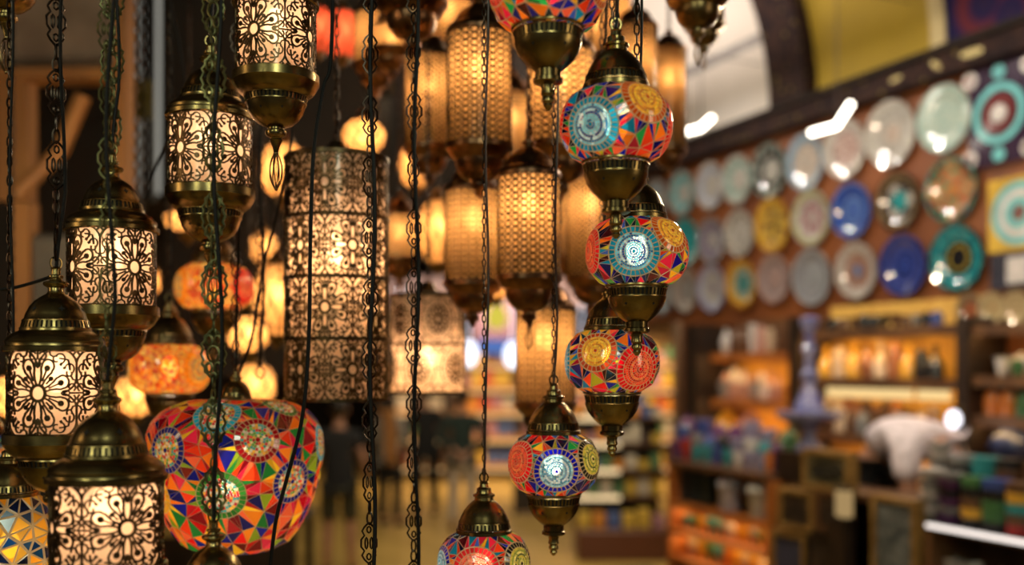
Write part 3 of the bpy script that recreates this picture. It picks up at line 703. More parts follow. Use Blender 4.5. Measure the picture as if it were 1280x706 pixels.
BD = [(.01, .03, .10), (.01, .06, .16), (.02, .10, .20), (.95, .50, .06), (.95, .58, .10), (.01, .02, .06), (.9, .45, .05)]
mosaic_lamp(12, 618, 760, 58, 1.28, 'mosaic lamp with dark blue diamonds on amber at the bottom left corner', [(-.9, .6, .4, NAVY), (2, .5, .4, NAVY)], 20, spacing=.019, pal=BD, power=.22, grout_w=.17)
mosaic_lamp(-18, 543, 612, 40, 1.62, 'mosaic globe half cut by the left edge above the blue diamond lamp', [(.9, .5, .5, ((.7, .3, .08), MULTI)), (-1, .5, .5, NAVY)], 21, spacing=.012, power=.12)

cyl_pendant(421, 201, 499, 65, 1.62, 4, 'tall pierced cylinder pendant of four tiers with floral scrollwork', FS, 6, 1.3, 31, bulbs=((.15, 1.0),), shift=-.05)
cyl_pendant(535, 371, 490, 48, 2.05, 2, 'shorter pierced cylinder pendant of two tiers behind the tall one', FD, 6, .9, 32, bulbs=((-.1, 1.0),), shift=.35)

ML = [(599, 45, 182, 41, 1.75, 'amber lattice lantern in the upper row, widest one left of the mosaic globes', .24),
      (536, 74, 184, 31, 2.12, 'amber lattice lantern at the left end of the upper row', .25),
      (701, 68, 182, 43, 1.86, 'amber lattice lantern directly behind the topmost mosaic globe', .3),
      (591, 240, 352, 36, 1.92, 'amber lattice lantern second row, below the widest upper one', .25),
      (661, 222, 345, 40, 1.68, 'amber lattice lantern second row, largest at the centre of the cluster', .27),
      (739, 226, 346, 31, 2.14, 'amber lattice lantern second row, partly behind the second mosaic globe', .3),
      (682, 388, 502, 38, 2.02, 'lowest amber lattice lantern, hanging just above the lowest complete mosaic globe', .25),
      (795, 36, 172, 27, 2.25, 'amber lattice lantern behind the globe with teal and gold medallions', .25),
      (836, 64, 186, 22, 2.45, 'amber lattice lantern at the right end of the upper row', .25)]
for i, (px, a, b, r, Y, lab, bf) in enumerate(ML): mesh_lantern(px, a, b, r, Y, lab, 40 + i, power=.42 * (r * Y / 72) ** 2, bulbf=bf, tail=i in (2, 4, 6))
# lanterns whose cups alone hang into the top of the picture
mesh_lantern(515, -90, 2, 43, 1.80, 'dark brass lantern cup hanging into the picture above the left upper lattice lantern', 60, power=.3)
mesh_lantern(872, -120, -6, 38, 1.70, 'brass lantern cup at the top, just right of the mosaic globes, the front one', 61, power=.1, metal=BRASSD)
mesh_lantern(880, -80, 30, 25, 2.2, 'smaller brass lantern cup at the top behind the front one right of the globes', 62, power=.1, metal=BRASSD)
mesh_lantern(490, 35, 62, 24, 2.35, 'small lantern with short glass near the top between the two dark chains', 63, power=.2)
# deep row of blurred lamps behind
deep = [(455, 150, 190, 26, 2.7), (500, 270, 322, 24, 2.7), (548, 250, 330, 26, 2.9), (640, 120, 205, 27, 2.6), (346, 330, 420, 30, 2.6), (318, 455, 508, 26, 2.9), (236, 262, 290, 30, 2.6),
        (355, 180, 246, 30, 2.9), (170, 470, 520, 26, 2.5), (398, 10, 66, 20, 2.8), (755, 120, 200, 24, 2.7), (712, 235, 320, 24, 2.95), (620, 330, 372, 22, 2.9), (470, 20, 80, 28, 2.6), (330, 290, 330, 18, 3.0), (310, 395, 440, 26, 2.4), (180, 330, 372, 20, 2.7), (560, -10, 60, 30, 2.5), (660, -10, 60, 26, 2.9), (740, 10, 70, 26, 2.6), (15, 470, 520, 30, 2.3), (765, -20, 70, 24, 2.9), (520, 180, 235, 22, 3.0), (428, 15, 72, 24, 3.0)]
REDG = glass_shade('ruby_glass', (.95, .16, .09), trans=.84, clear=.05, mottled=.3)
def net_globe(px, yt, yb, rpx, Y, label, seed, power, gm=None):
    zc = at(px, (yt + yb) / 2, Y); H = px2m(yb - yt, Y); R_ = px2m(rpx, Y); rnd = random.Random(seed)
    root = thing('amber_globe_lamp', label, 'lamp', zc)
    pr = globe_prof(R_, H, .4, .4); mb = MB(); mb.lathe(pr, 32); mb.build('glass_globe', gm or AMBER, root)
    mb = MB()
    for k in range(8):
        for s_ in (1, -1):
            mb.tube([((r + .001) * cos(2 * pi * k / 8 + s_ * (z / H) * 1.2), (r + .001) * sin(2 * pi * k / 8 + s_ * (z / H) * 1.2), z) for r, z in pr[::2]], .0022, 4)
    for k in range(8):
        for f in (-.35, 0.0, .35):
            r, z = pr[int((f + .5) * (len(pr) - 1))]; a = 2 * pi * k / 8 + (0 if abs(f) > .1 else 0); mb.ball((r * cos(a), r * sin(a), z), .005, seg=6, rings=4)
    mb.build('wire_net', FRET, root)
    mb = MB(); mb.lathe(scale([(.42, -.03), (.46, 0), (.44, .1), (.36, .25), (.2, .42), (.1, .5), (.12, .56), (0, .66)], R_, H / 2), 24); mb.build('cap', BRASSD, root)
    mb = MB(); mb.lathe(scale([(.42, .03), (.46, 0), (.42, -.15), (.3, -.32), (.12, -.42), (.1, -.52), (0, -.6)], R_, -H / 2), 24); mb.build('base_cup', BRASSD, root)
    bulb_set(root, H * .15, H / 2, R_ / .06, power, BULBM)
    chain_mb(H / 2 + .6 * R_, RACK - zc.z, 'ring', .024, rnd).build('chain', IRON, root); hang(root, Y); return root
for i, (px, a, b, r, Y) in enumerate(deep):
    glb = i % 2 == 0 or px < 360
    side = 'left of the tall cylinder' if px < 350 else ('behind the tall cylinder' if px < 480 else 'behind the lattice lanterns')
    reg = lambda q: (q < 350, q < 480)
    rank = sum(1 for j, q in enumerate(deep) if (q[1] + q[2], j) < (a + b, i) and reg(q[0]) == reg(px) and (j % 2 == 0 or q[0] < 360) == glb)
    lab = 'blurred %s %s, %s from the top' % ('amber globe lamp' if glb else 'small lattice lantern', side, ORD[rank])
    if px in (398, 428): net_globe(px, a, b, r, Y, 'blurred ruby red globe lamp near the top, %s of two' % ('left' if px == 398 else 'right'), 80 + i, .3 * (r * Y / 72) ** 2, REDG)
    elif i % 2 == 0 or px < 360: net_globe(px, a, b, r, Y, lab, 80 + i, .42 * (r * Y / 72) ** 2)
    else: mesh_lantern(px, a, b, r, Y, lab, 80 + i, power=.38 * (r * Y / 72) ** 2)

# free chains that carry lanterns below the picture
def free_chain(px, Y, style, size, m, label, seed, zlow=1.45, dx=0, with_cord=True, cr=.0026):
    p = at(px, 353, Y); root = thing('hanging_chain', label, 'chain', (p.x, Y, zlow)); rnd = random.Random(seed)
    chain_mb(0, RACK - zlow, style, size, rnd).build('links', m, root)
    if with_cord: cord_mb(0, RACK - zlow, rnd, off=.004, r=cr, wav=.003).build('power_cord', CORD, root)
    mb = MB(); mb.tube([(.008 * cos(a), 0, -.008 + .010 * sin(a)) for a in [2 * pi * k / 10 for k in range(10)]], .0016, 5, True); mb.build('hook', m, root)
    hang(root, Y); return root
free_chain(462, 1.24, 'slim', .056, IRON, 'dark filigree chain passing in front of the tall cylinder pendant', 91)
free_chain(517, 1.34, 'slim', .058, IRON, 'dark filigree chain just right of the tall cylinder pendant', 92)
free_chain(752, 1.55, 'ring', .016, IRON, 'thin dark link chain behind the globe with teal and gold medallions', 94, zlow=2.15, with_cord=True)
free_chain(325, 1.7, 'slim', .05, IRON, 'dark filigree chain just left of the tall cylinder pendant', 95, zlow=2.0)
# loose black cables
def cable(pts, r, label):
    P = [at(*p) for p in pts]; out = []
    for i in range(len(P) - 1):
        p0, p1, p2, p3_ = P[max(i - 1, 0)], P[i], P[i + 1], P[min(i + 2, len(P) - 1)]
        for k in range(8):
            t = k / 8; out.append(.5 * ((2 * p1) + (p2 - p0) * t + (2 * p0 - 5 * p1 + 4 * p2 - p3_) * t * t + (3 * p1 - p0 - 3 * p2 + p3_) * t ** 3))
    out.append(P[-1]); mb = MB(); mb.tube(out, r, 8); o = mb.build('loose_cable', CORD); tag(o, label, 'cable'); return o
zt = lambda Y: HZ - (RACK - CZ) * F / Y
cable([(419, zt(1.2), 1.2), (418, (zt(1.2) + 40) / 2, 1.2), (415, 40, 1.2), (404, 110, 1.2), (392, 190, 1.2), (388, 300, 1.2), (386, 420, 1.2), (378, 520, 1.2), (358, 600, 1.2), (345, 650, 1.2), (336, 720, 1.2)], .0024, 'black cable curving down in front of the cylinder pendant and the vase lamp')
cable([(-20, 364, 1.3), (15, 360, 1.3), (45, 352, 1.3), (66, 345, 1.29)], .0022, 'short black cable reaching in from the left edge to a lantern ring')
cable([(372, zt(1.6), 1.6), (368, 100, 1.6), (352, 240, 1.6), (330, 330, 1.6), (315, 420, 1.6), (298, 468, 1.6)], .0022, 'thin black cable slanting down to the cap of the vase lamp')
cable([(140, zt(1.9), 1.9), (230, 90, 1.9), (205, 180, 1.9), (180, 250, 1.9)], .0024, 'thin dark cable slanting behind the upper left lanterns')

# the rack the lamps hang from, above the picture
mb = MB()
for Y, xs in sorted(rack_rows.items()): mb.box(-.35, Y, RACK + .012, 2.9, .03, .03)
mb.box(-1.7, 1.95, RACK + .05, .06, 2.4, .05); mb.box(1.0, 1.95, RACK + .05, .06, 2.4, .05)
tag(mb.build('ceiling_lamp_rack', WOODD, smooth=False), kind='structure')
# ------------------------------------------------------------------ plates on the right wall
def plate_mat(name, stops, nang=8, motif=None, mr=(.0, .5), speck=None, sscale=9, rough=.12):
    m, nt, out = mat(name); p = nt.nodes.new('ShaderNodeBsdfPrincipled'); lk(nt, p.outputs[0], out.inputs[0])
    p.inputs['Roughness'].default_value = rough; p.inputs['Coat Weight'].default_value = 1.0; p.inputs['Coat Roughness'].default_value = .07; p.inputs['Coat IOR'].default_value = 2.1
    N = nt.nodes.new
    def math_(op, a, b=None):
        n = N('ShaderNodeMath'); n.operation = op
        for i, x in enumerate((a, b)):
            if x is None: continue
            if isinstance(x, (int, float)): n.inputs[i].default_value = x
            else: lk(nt, x, n.inputs[i])
        return n.outputs[0]
    tc = N('ShaderNodeTexCoord'); sp = N('ShaderNodeSeparateXYZ'); lk(nt, tc.outputs['Object'], sp.inputs[0])
    x, y = sp.outputs[0], sp.outputs[1]
    r = math_('SQRT', math_('ADD', math_('MULTIPLY', x, x), math_('MULTIPLY', y, y)))
    cr = N('ShaderNodeValToRGB'); cr.color_ramp.interpolation = 'CONSTANT'; e = cr.color_ramp.elements
    e[0].position = 0; e[0].color = stops[0][1] + (1,); e[1].position = stops[1][0]; e[1].color = stops[1][1] + (1,)
    for pos, c in stops[2:]: q = e.new(pos); q.color = c + (1,)
    lk(nt, r, cr.inputs[0]); colr = cr.outputs[0]
    if motif:
        th = math_('ARCTAN2', y, x); w = math_('MULTIPLY_ADD', math_('COSINE', math_('MULTIPLY', th, nang)), .5)
        w.node.inputs[2].default_value = .5
        rc = (mr[0] + mr[1]) / 2; hw = (mr[1] - mr[0]) / 2
        k = math_('DIVIDE', math_('ABSOLUTE', math_('SUBTRACT', r, rc)), hw)
        mask = math_('GREATER_THAN', w, k)
        mx = N('ShaderNodeMix'); mx.data_type = 'RGBA'; lk(nt, mask, mx.inputs[0]); lk(nt, colr, mx.inputs[6]); mx.inputs[7].default_value = motif + (1,); colr = mx.outputs[2]
    if speck:
        v = N('ShaderNodeTexVoronoi'); v.inputs['Scale'].default_value = sscale; lk(nt, tc.outputs['Object'], v.inputs['Vector'])
        mask = math_('LESS_THAN', v.outputs['Distance'], .34)
        mx = N('ShaderNodeMix'); mx.data_type = 'RGBA'; lk(nt, mask, mx.inputs[0]); lk(nt, colr, mx.inputs[6]); mx.inputs[7].default_value = speck + (1,); colr = mx.outputs[2]
    lk(nt, colr, p.inputs['Base Color']); return m
WH = (.62, .58, .52); TQ = (.05, .45, .48); NV = (.02, .03, .20); CB = (.04, .10, .45); OG = (.75, .28, .05); TC_ = (.50, .14, .06); YL = (.75, .45, .06); GN = (.05, .22, .12); BK = (.02, .02, .025); GY = (.42, .40, .38); LB = (.30, .45, .60); MG = (.40, .62, .55); PK = (.55, .38, .34)
RIMM = pbr('plate_foot_glaze', (.6, .55, .48), rough=.3)
def plate(px, py, h, label, stops, d=.03, **kw):
    dk = lambda c: tuple(x * .66 for x in c)
    stops = [(a, dk(c)) for a, c in stops]
    if kw.get('motif'): kw['motif'] = dk(kw['motif'])
    if 'speck' not in kw and px not in (1065, 1130, 858): kw['speck'] = tuple(x * .55 for x in stops[-1][1]); kw['sscale'] = 8
    t, z, Y = onw(px, py, d); rad = h / 2 / F * Y * (.95 if px < 1000 else .985)
    m = plate_mat('plate_glaze', stops, **kw)
    mb = MB(); mb.lathe([(0, .0), (.55, .0), (.62, .015), (.70, .07), (.78, .105), (.97, .145), (1.0, .16), (.99, .175), (.94, .16), (.76, .12), (.68, .085), (.60, .035), (.5, .03), (0, .035)], 48)
    me = mb.mesh('plate', m)
    o = bpy.data.objects.new('ceramic_plate', me); col.objects.link(o)
    n = Vector((WN.x, WN.y, 0)); up = Vector((0, 0, 1)); n = (n - up * .06).normalized(); xx = up.cross(n).normalized(); yy = n.cross(xx)
    M = Matrix((xx, yy, n)).transposed().to_4x4(); M.translation = wp(t, .018, z)
    o.matrix_world = M @ Matrix.Scale(rad, 4); tag(o, label, 'plate', 'plates hung on the right wall'); return o
P_ = plate
P_(1181, 148, 86, 'pale green speckled plate, rightmost in the top row', [(0, (.55, .66, .58)), (.86, MG), (.94, WH)], speck=(.20, .35, .33), sscale=7)
P_(1114, 167, 84, 'white plate with thin blue grey rings, second from right in the top row', [(0, (.66, .52, .44)), (.28, WH), (.44, GY), (.54, WH), (.70, (.66, .64, .60)), (.76, WH)])
P_(1057, 186, 74, 'white rimmed plate with dusky pink centre in the top row', [(0, PK), (.60, (.35, .30, .30)), (.66, WH)], speck=(.60, .50, .46), sscale=5)
P_(1008, 202, 72, 'plate with pale blue rim and white centre in the top row', [(0, WH), (.62, (.45, .33, .28)), (.68, LB), (.95, WH)], motif=(.70, .55, .45), mr=(.1, .6))
P_(963, 213, 72, 'black and white plate with a bright centre in the top row', [(0, WH), (.42, BK), (.66, WH), (.8, (.25, .34, .30))], motif=BK, mr=(.62, .98), nang=10)
P_(923, 224, 64, 'pale green plate left of the black and white one', [(0, WH), (.5, MG), (.7, WH)], motif=(.3, .45, .4), mr=(.5, .95), nang=12)
P_(889, 232, 62, 'shiny pale lilac plate, third from left in the top row', [(0, WH), (.55, (.50, .54, .68)), (.8, WH)])
P_(854, 241, 58, 'pale turquoise plate, second from left in the top row', [(0, WH), (.45, (.35, .6, .62)), (.75, WH)], motif=TQ, mr=(.5, .95))
P_(822, 249, 52, 'pale grey blue plate, leftmost in the top row', [(0, WH), (.5, LB), (.8, WH)])
P_(1190, 237, 82, 'black plate with orange diamond motif and green leaves, middle row right', [(0, OG), (.16, TC_), (.8, BK), (.93, (.10, .25, .28))], nang=4, motif=(.58, .30, .14), mr=(.0, .95), speck=GN, sscale=4)
P_(1123, 251, 74, 'dark plate with turquoise splash in its middle, middle row', [(0, TQ), (.34, BK), (.58, (.10, .07, .05)), (.82, (.40, .27, .12)), (.9, BK)], motif=WH, mr=(.3, .6), nang=3)
P_(1065, 263, 70, 'plain bright blue plate in the middle row', [(0, (.09, .17, .52)), (.40, (.18, .30, .62)), (.50, (.04, .09, .40)), (.66, CB), (.92, (.16, .26, .60))])
P_(1015, 272, 70, 'white plate with green yellow rim in the middle row', [(0, WH), (.55, (.40, .20, .25)), (.62, WH), (.80, (.55, .55, .18)), (.92, WH)], motif=(.45, .18, .22), mr=(.1, .6), nang=6)
P_(967, 281, 72, 'yellow orange and black plate in the middle row', [(0, BK), (.50, (.12, .07, .10)), (.62, YL), (.95, OG)], motif=(.8, .55, .10), mr=(.0, .7), nang=5)
P_(925, 291, 62, 'white plate with black flecks, left of the yellow one', [(0, WH), (.7, (.45, .38, .28)), (.8, WH)], speck=(.10, .09, .08), sscale=5)
P_(890, 300, 60, 'dusky purple and white plate, second from left in the middle row', [(0, WH), (.5, (.28, .22, .32)), (.85, GY)], motif=(.3, .25, .35), mr=(.2, .8))
P_(858, 302, 60, 'plain turquoise plate, leftmost in the middle row', [(0, TQ), (.5, (.03, .32, .36)), (.7, TQ)])
P_(1197, 322, 86, 'black plate with ring of turquoise tiles above yellow, bottom row right', [(0, BK), (.30, (.45, .33, .05)), (.40, BK), (.52, TQ), (.92, BK)], nang=9, motif=(.02, .30, .36), mr=(.5, .98))
P_(1130, 331, 78, 'deep blue plate with fine concentric rings, bottom row', [(0, (.05, .06, .28)), (.12, CB), (.2, NV), (.28, (.06, .09, .36)), (.36, NV), (.46, (.07, .10, .38)), (.66, NV), (.8, (.06, .09, .36)), (.95, NV)])
P_(1071, 338, 72, 'white rimmed plate with brownish red centre and blue spot, bottom row', [(0, (.10, .25, .55)), (.18, (.40, .22, .16)), (.55, (.55, .36, .30)), (.64, WH)], speck=(.30, .22, .20), sscale=4)
P_(1016, 346, 72, 'grey mottled plate in the bottom row', [(0, (.40, .42, .44)), (.6, (.30, .30, .33)), (.85, (.48, .50, .50))], speck=(.22, .22, .25), sscale=4)
P_(968, 348, 64, 'dusty pink grey plate in the bottom row', [(0, PK), (.5, (.36, .28, .28)), (.75, PK)])
P_(928, 354, 66, 'plate with orange rim and turquoise centre in the bottom row', [(0, TQ), (.42, WH), (.52, (.25, .5, .4)), (.62, YL), (.9, OG)], motif=(.02, .3, .3), mr=(.0, .5))
P_(891, 360, 62, 'pale lavender plate, third from left in the bottom row', [(0, (.35, .25, .35)), (.2, WH), (.7, (.50, .50, .68))])
P_(857, 362, 58, 'pale brown and white plate, second from left in the bottom row', [(0, GY), (.5, (.45, .35, .30)), (.8, WH)])
P_(828, 369, 50, 'pale grey plate, leftmost in the bottom row', [(0, WH), (.5, LB), (.8, GY)])

# tile panels at the right edge
def wframe(px0, py0, px1, py1, d):      # rectangle on the wall plane from two picture corners
    t0, z0, _ = onw(px0, py0, d); t1, z1, _ = onw(px1, py1, d); return t0, t1, z0, z1
def disc(mb, t, d, z, r, m=0, thick=.006, n=32, r0=0):
    n_ = Vector((WN.x, WN.y, 0)); u = Vector((WD.x, WD.y, 0)); c = wp(t, d, z); up = Vector((0, 0, 1)); b = len(mb.v)
    for (rr, dd) in ((r, 0), (r, thick), (r0, thick), (r0, 0)):
        for k in range(n):
            a = 2 * pi * k / n; mb.v.append(tuple(c + u * (rr * cos(a)) + up * (rr * sin(a)) + n_ * dd))
    for i in range(3):
        for k in range(n): mb.f.append((b + i * n + k, b + i * n + (k + 1) % n, b + (i + 1) * n + (k + 1) % n, b + (i + 1) * n + k)); mb.m.append(m); mb.c.append(None)
def gloss(name, c, c2=None, rough=.2, scale=8): return pbr(name, c, c2, rough=rough, scale=scale, coat=.4)
G_DARK = gloss('dark_purple_tile', (.035, .018, .04)); G_TQ = gloss('turquoise_paint', (.16, .50, .52)); G_WH = gloss('white_glaze', (.66, .62, .60)); G_RD = gloss('maroon_paint', (.14, .03, .03)); G_YL = gloss('yellow_border_paint', (.62, .40, .06)); G_BL = gloss('grey_blue_paint', (.18, .22, .30))
e0 = thing('tile_panel', 'dark tile panel with large turquoise ring and round white rosettes', 'tile panel', wp(onw(1250, 135, .03)[0], .03, onw(1250, 200, .03)[1]))
def relbuild(mb, name, mats, parent, **k):
    o = mb.build(name, mats, None, **k); o.parent = parent; o.matrix_parent_inverse = Matrix.Translation(parent.location).inverted(); return o
t0, _, _ = onw(1212, 135, .03); t1 = t0 - .62; z0 = onw(1250, 205, .03)[1]; z1 = onw(1250, 78, .03)[1]; tc_ = (onw(1250, 135, .03)[0]); zc_ = (z0 + z1) / 2
mb = MB(); wbox(mb, t1, t0, .004, .035, z0, z1); relbuild(mb, 'panel', G_DARK, e0, smooth=False)
mb = MB(); disc(mb, tc_, .036, zc_, .150, 0, r0=.115); relbuild(mb, 'turquoise_ring', G_TQ, e0)
mb = MB(); disc(mb, tc_, .036, zc_, .100, 0, r0=.052); relbuild(mb, 'maroon_ring', G_RD, e0)
mb = MB(); disc(mb, tc_, .036, zc_, .045); relbuild(mb, 'rosette', G_WH, e0)
for dt in (-.17, 0, .17):
    for dz in (-.20, .20):
        if dt == 0: mb = MB(); disc(mb, tc_, .036, zc_ + dz * 1.02, .038, 0, n=6); relbuild(mb, 'rosette', G_TQ, e0)
        else: mb = MB(); disc(mb, tc_ + dt, .036, zc_ + dz, .042, 0); disc(mb, tc_ + dt, .042, zc_ + dz, .018, 1); relbuild(mb, 'rosette', [G_WH, G_RD], e0)
e0 = thing('mandala_tile', 'yellow bordered square tile with turquoise and white mandala at the right edge', 'tile panel', wp(onw(1268, 268, .03)[0], .03, onw(1268, 312, .03)[1]))
t0 = onw(1235, 268, .03)[0]; z0 = onw(1260, 314, .03)[1]; z1 = onw(1260, 222, .03)[1]; tc_ = t0 - (z1 - z0) / 2; zc_ = (z0 + z1) / 2; q = (z1 - z0) / 2
mb = MB(); wbox(mb, t0 - 2 * q, t0, .004, .03, z0, z1); relbuild(mb, 'tile', G_YL, e0, smooth=False)
for r1, r0, m in ((.86 * q, .66 * q, G_TQ), (.64 * q, .46 * q, G_WH), (.44 * q, .22 * q, G_TQ), (.2 * q, 0, G_RD)):
    mb = MB(); disc(mb, tc_, .031, zc_, r1, r0=r0); relbuild(mb, 'mandala_ring', m, e0)
e0 = thing('tile_panel', 'dark grey panel with a white square tile below the yellow bordered mandala', 'tile panel', wp(onw(1262, 338, .03)[0], .03, onw(1262, 358, .03)[1]))
t0 = onw(1238, 338, .03)[0]; z0 = onw(1260, 360, .03)[1]; z1 = onw(1260, 317, .03)[1]
mb = MB(); wbox(mb, t0 - .36, t0, .004, .03, z0, z1); relbuild(mb, 'panel', gloss('slate_panel', (.05, .05, .07)), e0, smooth=False)
mb = MB(); wbox(mb, t0 - .27, t0 - .10, .03, .038, z0 + .02, z1 - .02); relbuild(mb, 'square_tile', G_WH, e0, smooth=False)

# LED bars in front of the plates: bent tubes on thin rods
LEDW = emis('white_led_tube', (1.0, .90, .74), 9)
LEDY = emis('warm_led_strip', (1.0, .60, .22), 22)
def led(pts, d, label, w=.016):
    P = [wp(*(lambda q: (q[0], d, q[1]))(onw(px, py, d))) for px, py in pts]
    root = thing('led_bar', label, 'light', P[1]); mb = MB()
    mb.tube(P, w, 10); relbuild(mb, 'light_tube', LEDW, root)
    mb = MB(); mid = P[1]; mb.tube([mid + Vector((0, 0, .014)), Vector((mid.x, mid.y, 4.0)), Vector((mid.x, mid.y, 4.0)) - Vector((WN.x, WN.y, 0)) * (d + .02)], .004, 6); relbuild(mb, 'rod', WOODD, root); return root
led([(1014, 166), (1046, 157), (1064, 129)], .55, 'bent white light bar above the pink centred plate')
led([(848, 167), (876, 160), (890, 147)], .55, 'bent white light bar farther left, beside the lanterns')

# ------------------------------------------------------------------ display shelves below the plates
def shape(kind):
    return {
        'vase': [(0, 0), (.20, 0), (.24, .06), (.36, .30), (.38, .46), (.28, .66), (.13, .78), (.11, .90), (.17, 1.0), (.12, .97), (.08, .86), (0, .85)],
        'bottle': [(0, 0), (.24, 0), (.28, .05), (.28, .40), (.20, .55), (.09, .66), (.085, .92), (.12, .94), (.12, 1.0), (0, 1.0)],
        'bowl': [(0, 0), (.24, 0), (.25, .08), (.50, .45), (.66, .95), (.68, 1.0), (.63, .98), (.46, .5), (.2, .16), (0, .14)],
        'jar': [(0, 0), (.36, 0), (.42, .05), (.44, .5), (.40, .80), (.34, .84), (.36, .88), (.38, .9), (.20, .97), (.08, 1.0), (.05, 1.08), (0, 1.1)],
        'cup': [(0, 0), (.26, 0), (.30, .05), (.40, .5), (.45, 1.0), (.42, 1.0), (.36, .5), (.24, .1), (0, .1)],
    }[kind]
MC = {}
def pot_mesh(kind, colr, colr2):
    k = (kind, colr)
    if k not in MC:
        m = pbr('glazed_' + kind, colr, colr2, rough=.16, scale=9, coat=1)
        mb = MB(); mb.lathe(shape(kind), 22)
        if kind == 'cup': mb.tube([(.42 + .2 * sin(a), 0, .5 + .26 * cos(a)) for a in [pi * j / 8 for j in range(9)]], .05, 6)
        if kind == 'jar': mb.lathe([(.43, .40), (.455, .42), (.455, .5), (.43, .52)], 22)
        MC[k] = mb.mesh(kind, m)
    return MC[k]
COLN = {'cream': ((.72, .58, .42), (.55, .40, .26)), 'white': ((.74, .70, .66), (.58, .54, .52)), 'orange': ((.70, .24, .05), (.50, .14, .03)), 'terracotta': ((.42, .17, .07), (.28, .10, .05)),
        'pink': ((.60, .34, .26), (.45, .24, .2)), 'brown': ((.16, .08, .04), (.10, .05, .03)), 'blue': ((.05, .10, .36), (.03, .05, .2)), 'turquoise': ((.05, .34, .36), (.02, .2, .24)),
        'purple': ((.14, .03, .14), (.08, .02, .10)), 'yellow': ((.80, .46, .06), (.60, .30, .03)), 'green': ((.08, .22, .08), (.04, .12, .05)), 'grey': ((.30, .30, .29), (.18, .18, .18)), 'black': ((.02, .02, .022), (.012, .012, .014)), 'red': ((.45, .03, .03), (.28, .02, .02)), 'lilac': ((.34, .32, .48), (.22, .2, .34))}
def pots(px0, px1, yb, hpx, d, seq, kinds, where, step, group, z=None, pref=None, jit=.12):
    t, zz, Y = onw(pref or (px0 + px1) / 2, yb, d); z = zz if z is None else z
    n = int((px1 - px0) / step); cnt = {}
    for i in range(n):
        px = px0 + (i + .5) * step; t, _, Y = onw(px, yb, d); kd = kinds[R.randrange(len(kinds))]; cn = seq[R.randrange(len(seq))]
        h = hpx / F * Y * R.uniform(1 - jit, 1 + jit); 
        lim = step / F * Y * .5 / {'vase': .38, 'bottle': .28, 'bowl': .68, 'jar': .455, 'cup': .64}[kd]; s_ = min(h, lim * 1.25)
        k = (cn, kd); cnt[k] = cnt.get(k, 0) + 1
        o = put({'bowl': 'ceramic_bowl', 'vase': 'ceramic_vase', 'bottle': 'glazed_bottle', 'jar': 'lidded_jar', 'cup': 'ceramic_cup'}[kd], pot_mesh(kd, *COLN[cn]), None, wp(t, d, z), R.uniform(0, 6)); o.scale = (s_, s_, h)
        tag(o, '%s %s %s, %s from left' % (cn, kd, where, ORD[min(cnt[k] - 1, 19)] + (' ' + cn + ' one')), 'pottery', group)
    return z
def wshelf(px0, px1, yref, pref, dd, label, m=WOOD, thick=.025, led_=True, back=None, backtop=None, d0=0.0, nm='wall_shelf'):
    t0 = onw(px0, yref, dd)[0]; t1 = onw(px1, yref, dd)[0]; z = onw(pref, yref, dd)[1]
    root = thing(nm, label, 'shelf', wp((t0 + t1) / 2, dd / 2, z - thick))
    mb = MB(); wbox(mb, t0, t1, d0, dd, z - thick, z); relbuild(mb, 'board', m, root, smooth=False)
    for f in (.06, .5, .94):
        tt = t0 + (t1 - t0) * f; mb = MB(); wbox(mb, tt - .01, tt + .01, d0, dd * .8, z - thick - .03, z - thick + .001); relbuild(mb, 'bracket', m, root, smooth=False)
    mb = MB(); wbox(mb, t0, t1, dd - .012, dd, z - thick - .028, z - thick + .001); relbuild(mb, 'front_lip', m, root, smooth=False)
    if back:
        zt_ = onw(pref, backtop, dd)[1]; mb = MB(); wbox(mb, t0, t1, d0, d0 + .008, z, zt_); relbuild(mb, 'back_board', back, root, smooth=False)
    if led_:
        mb = MB(); wbox(mb, t0 + .02 * (1 if t1 > t0 else -1), t1, dd - .05, dd - .02, z - thick - .012, z - thick - .002); relbuild(mb, 'led_strip', LEDY, root, smooth=False)
    return z
BACKY = pbr('golden_back_board', (.75, .46, .10), (.58, .32, .06), rough=.6, scale=14, stretch=(1, 1, .15))
BACKO = pbr('ochre_back_board', (.66, .36, .05), (.50, .26, .04), rough=.6, scale=5)
SD = .24
# middle unit
zt1 = wshelf(1000, 1203, 408, 1130, SD, 'wooden wall shelf right under the bottom row of plates', back=BACKY, backtop=372, led_=True)
pots(1022, 1182, 408, 17, .16, ['black', 'brown', 'grey', 'blue'], ['cup', 'bowl', 'jar'], 'on shelf right under plates', 13, 'small dark pots under the plates', z=zt1)
zt2 = wshelf(1000, 1203, 474, 1130, SD, 'wooden wall shelf with golden back and bottles', back=BACKO, backtop=412)
pots(1025, 1182, 474, 42, .14, ['terracotta', 'cream', 'yellow', 'black', 'orange', 'pink'], ['vase', 'bottle', 'jar'], 'on golden shelf', 17, 'vases on the golden shelf', z=zt2)
zt3 = wshelf(1000, 1203, 548, 1130, SD, 'wooden wall shelf of crowded pots, third down', back=BACKO, backtop=480)
pots(1030, 1182, 548, 40, .14, ['terracotta', 'brown', 'cream', 'orange', 'pink'], ['vase', 'jar', 'cup'], 'on third shelf', 12, 'crowded pots on the third shelf', z=zt3)
pots(1030, 1178, 548, 30, .20, ['brown', 'grey', 'terracotta', 'cream'], ['cup', 'jar'], 'front of third shelf', 14, 'crowded pots on the third shelf', z=zt3)
wshelf(1000, 1203, 620, 1130, SD, 'lowest wooden wall shelf behind the bending person', back=BACKO, backtop=554)
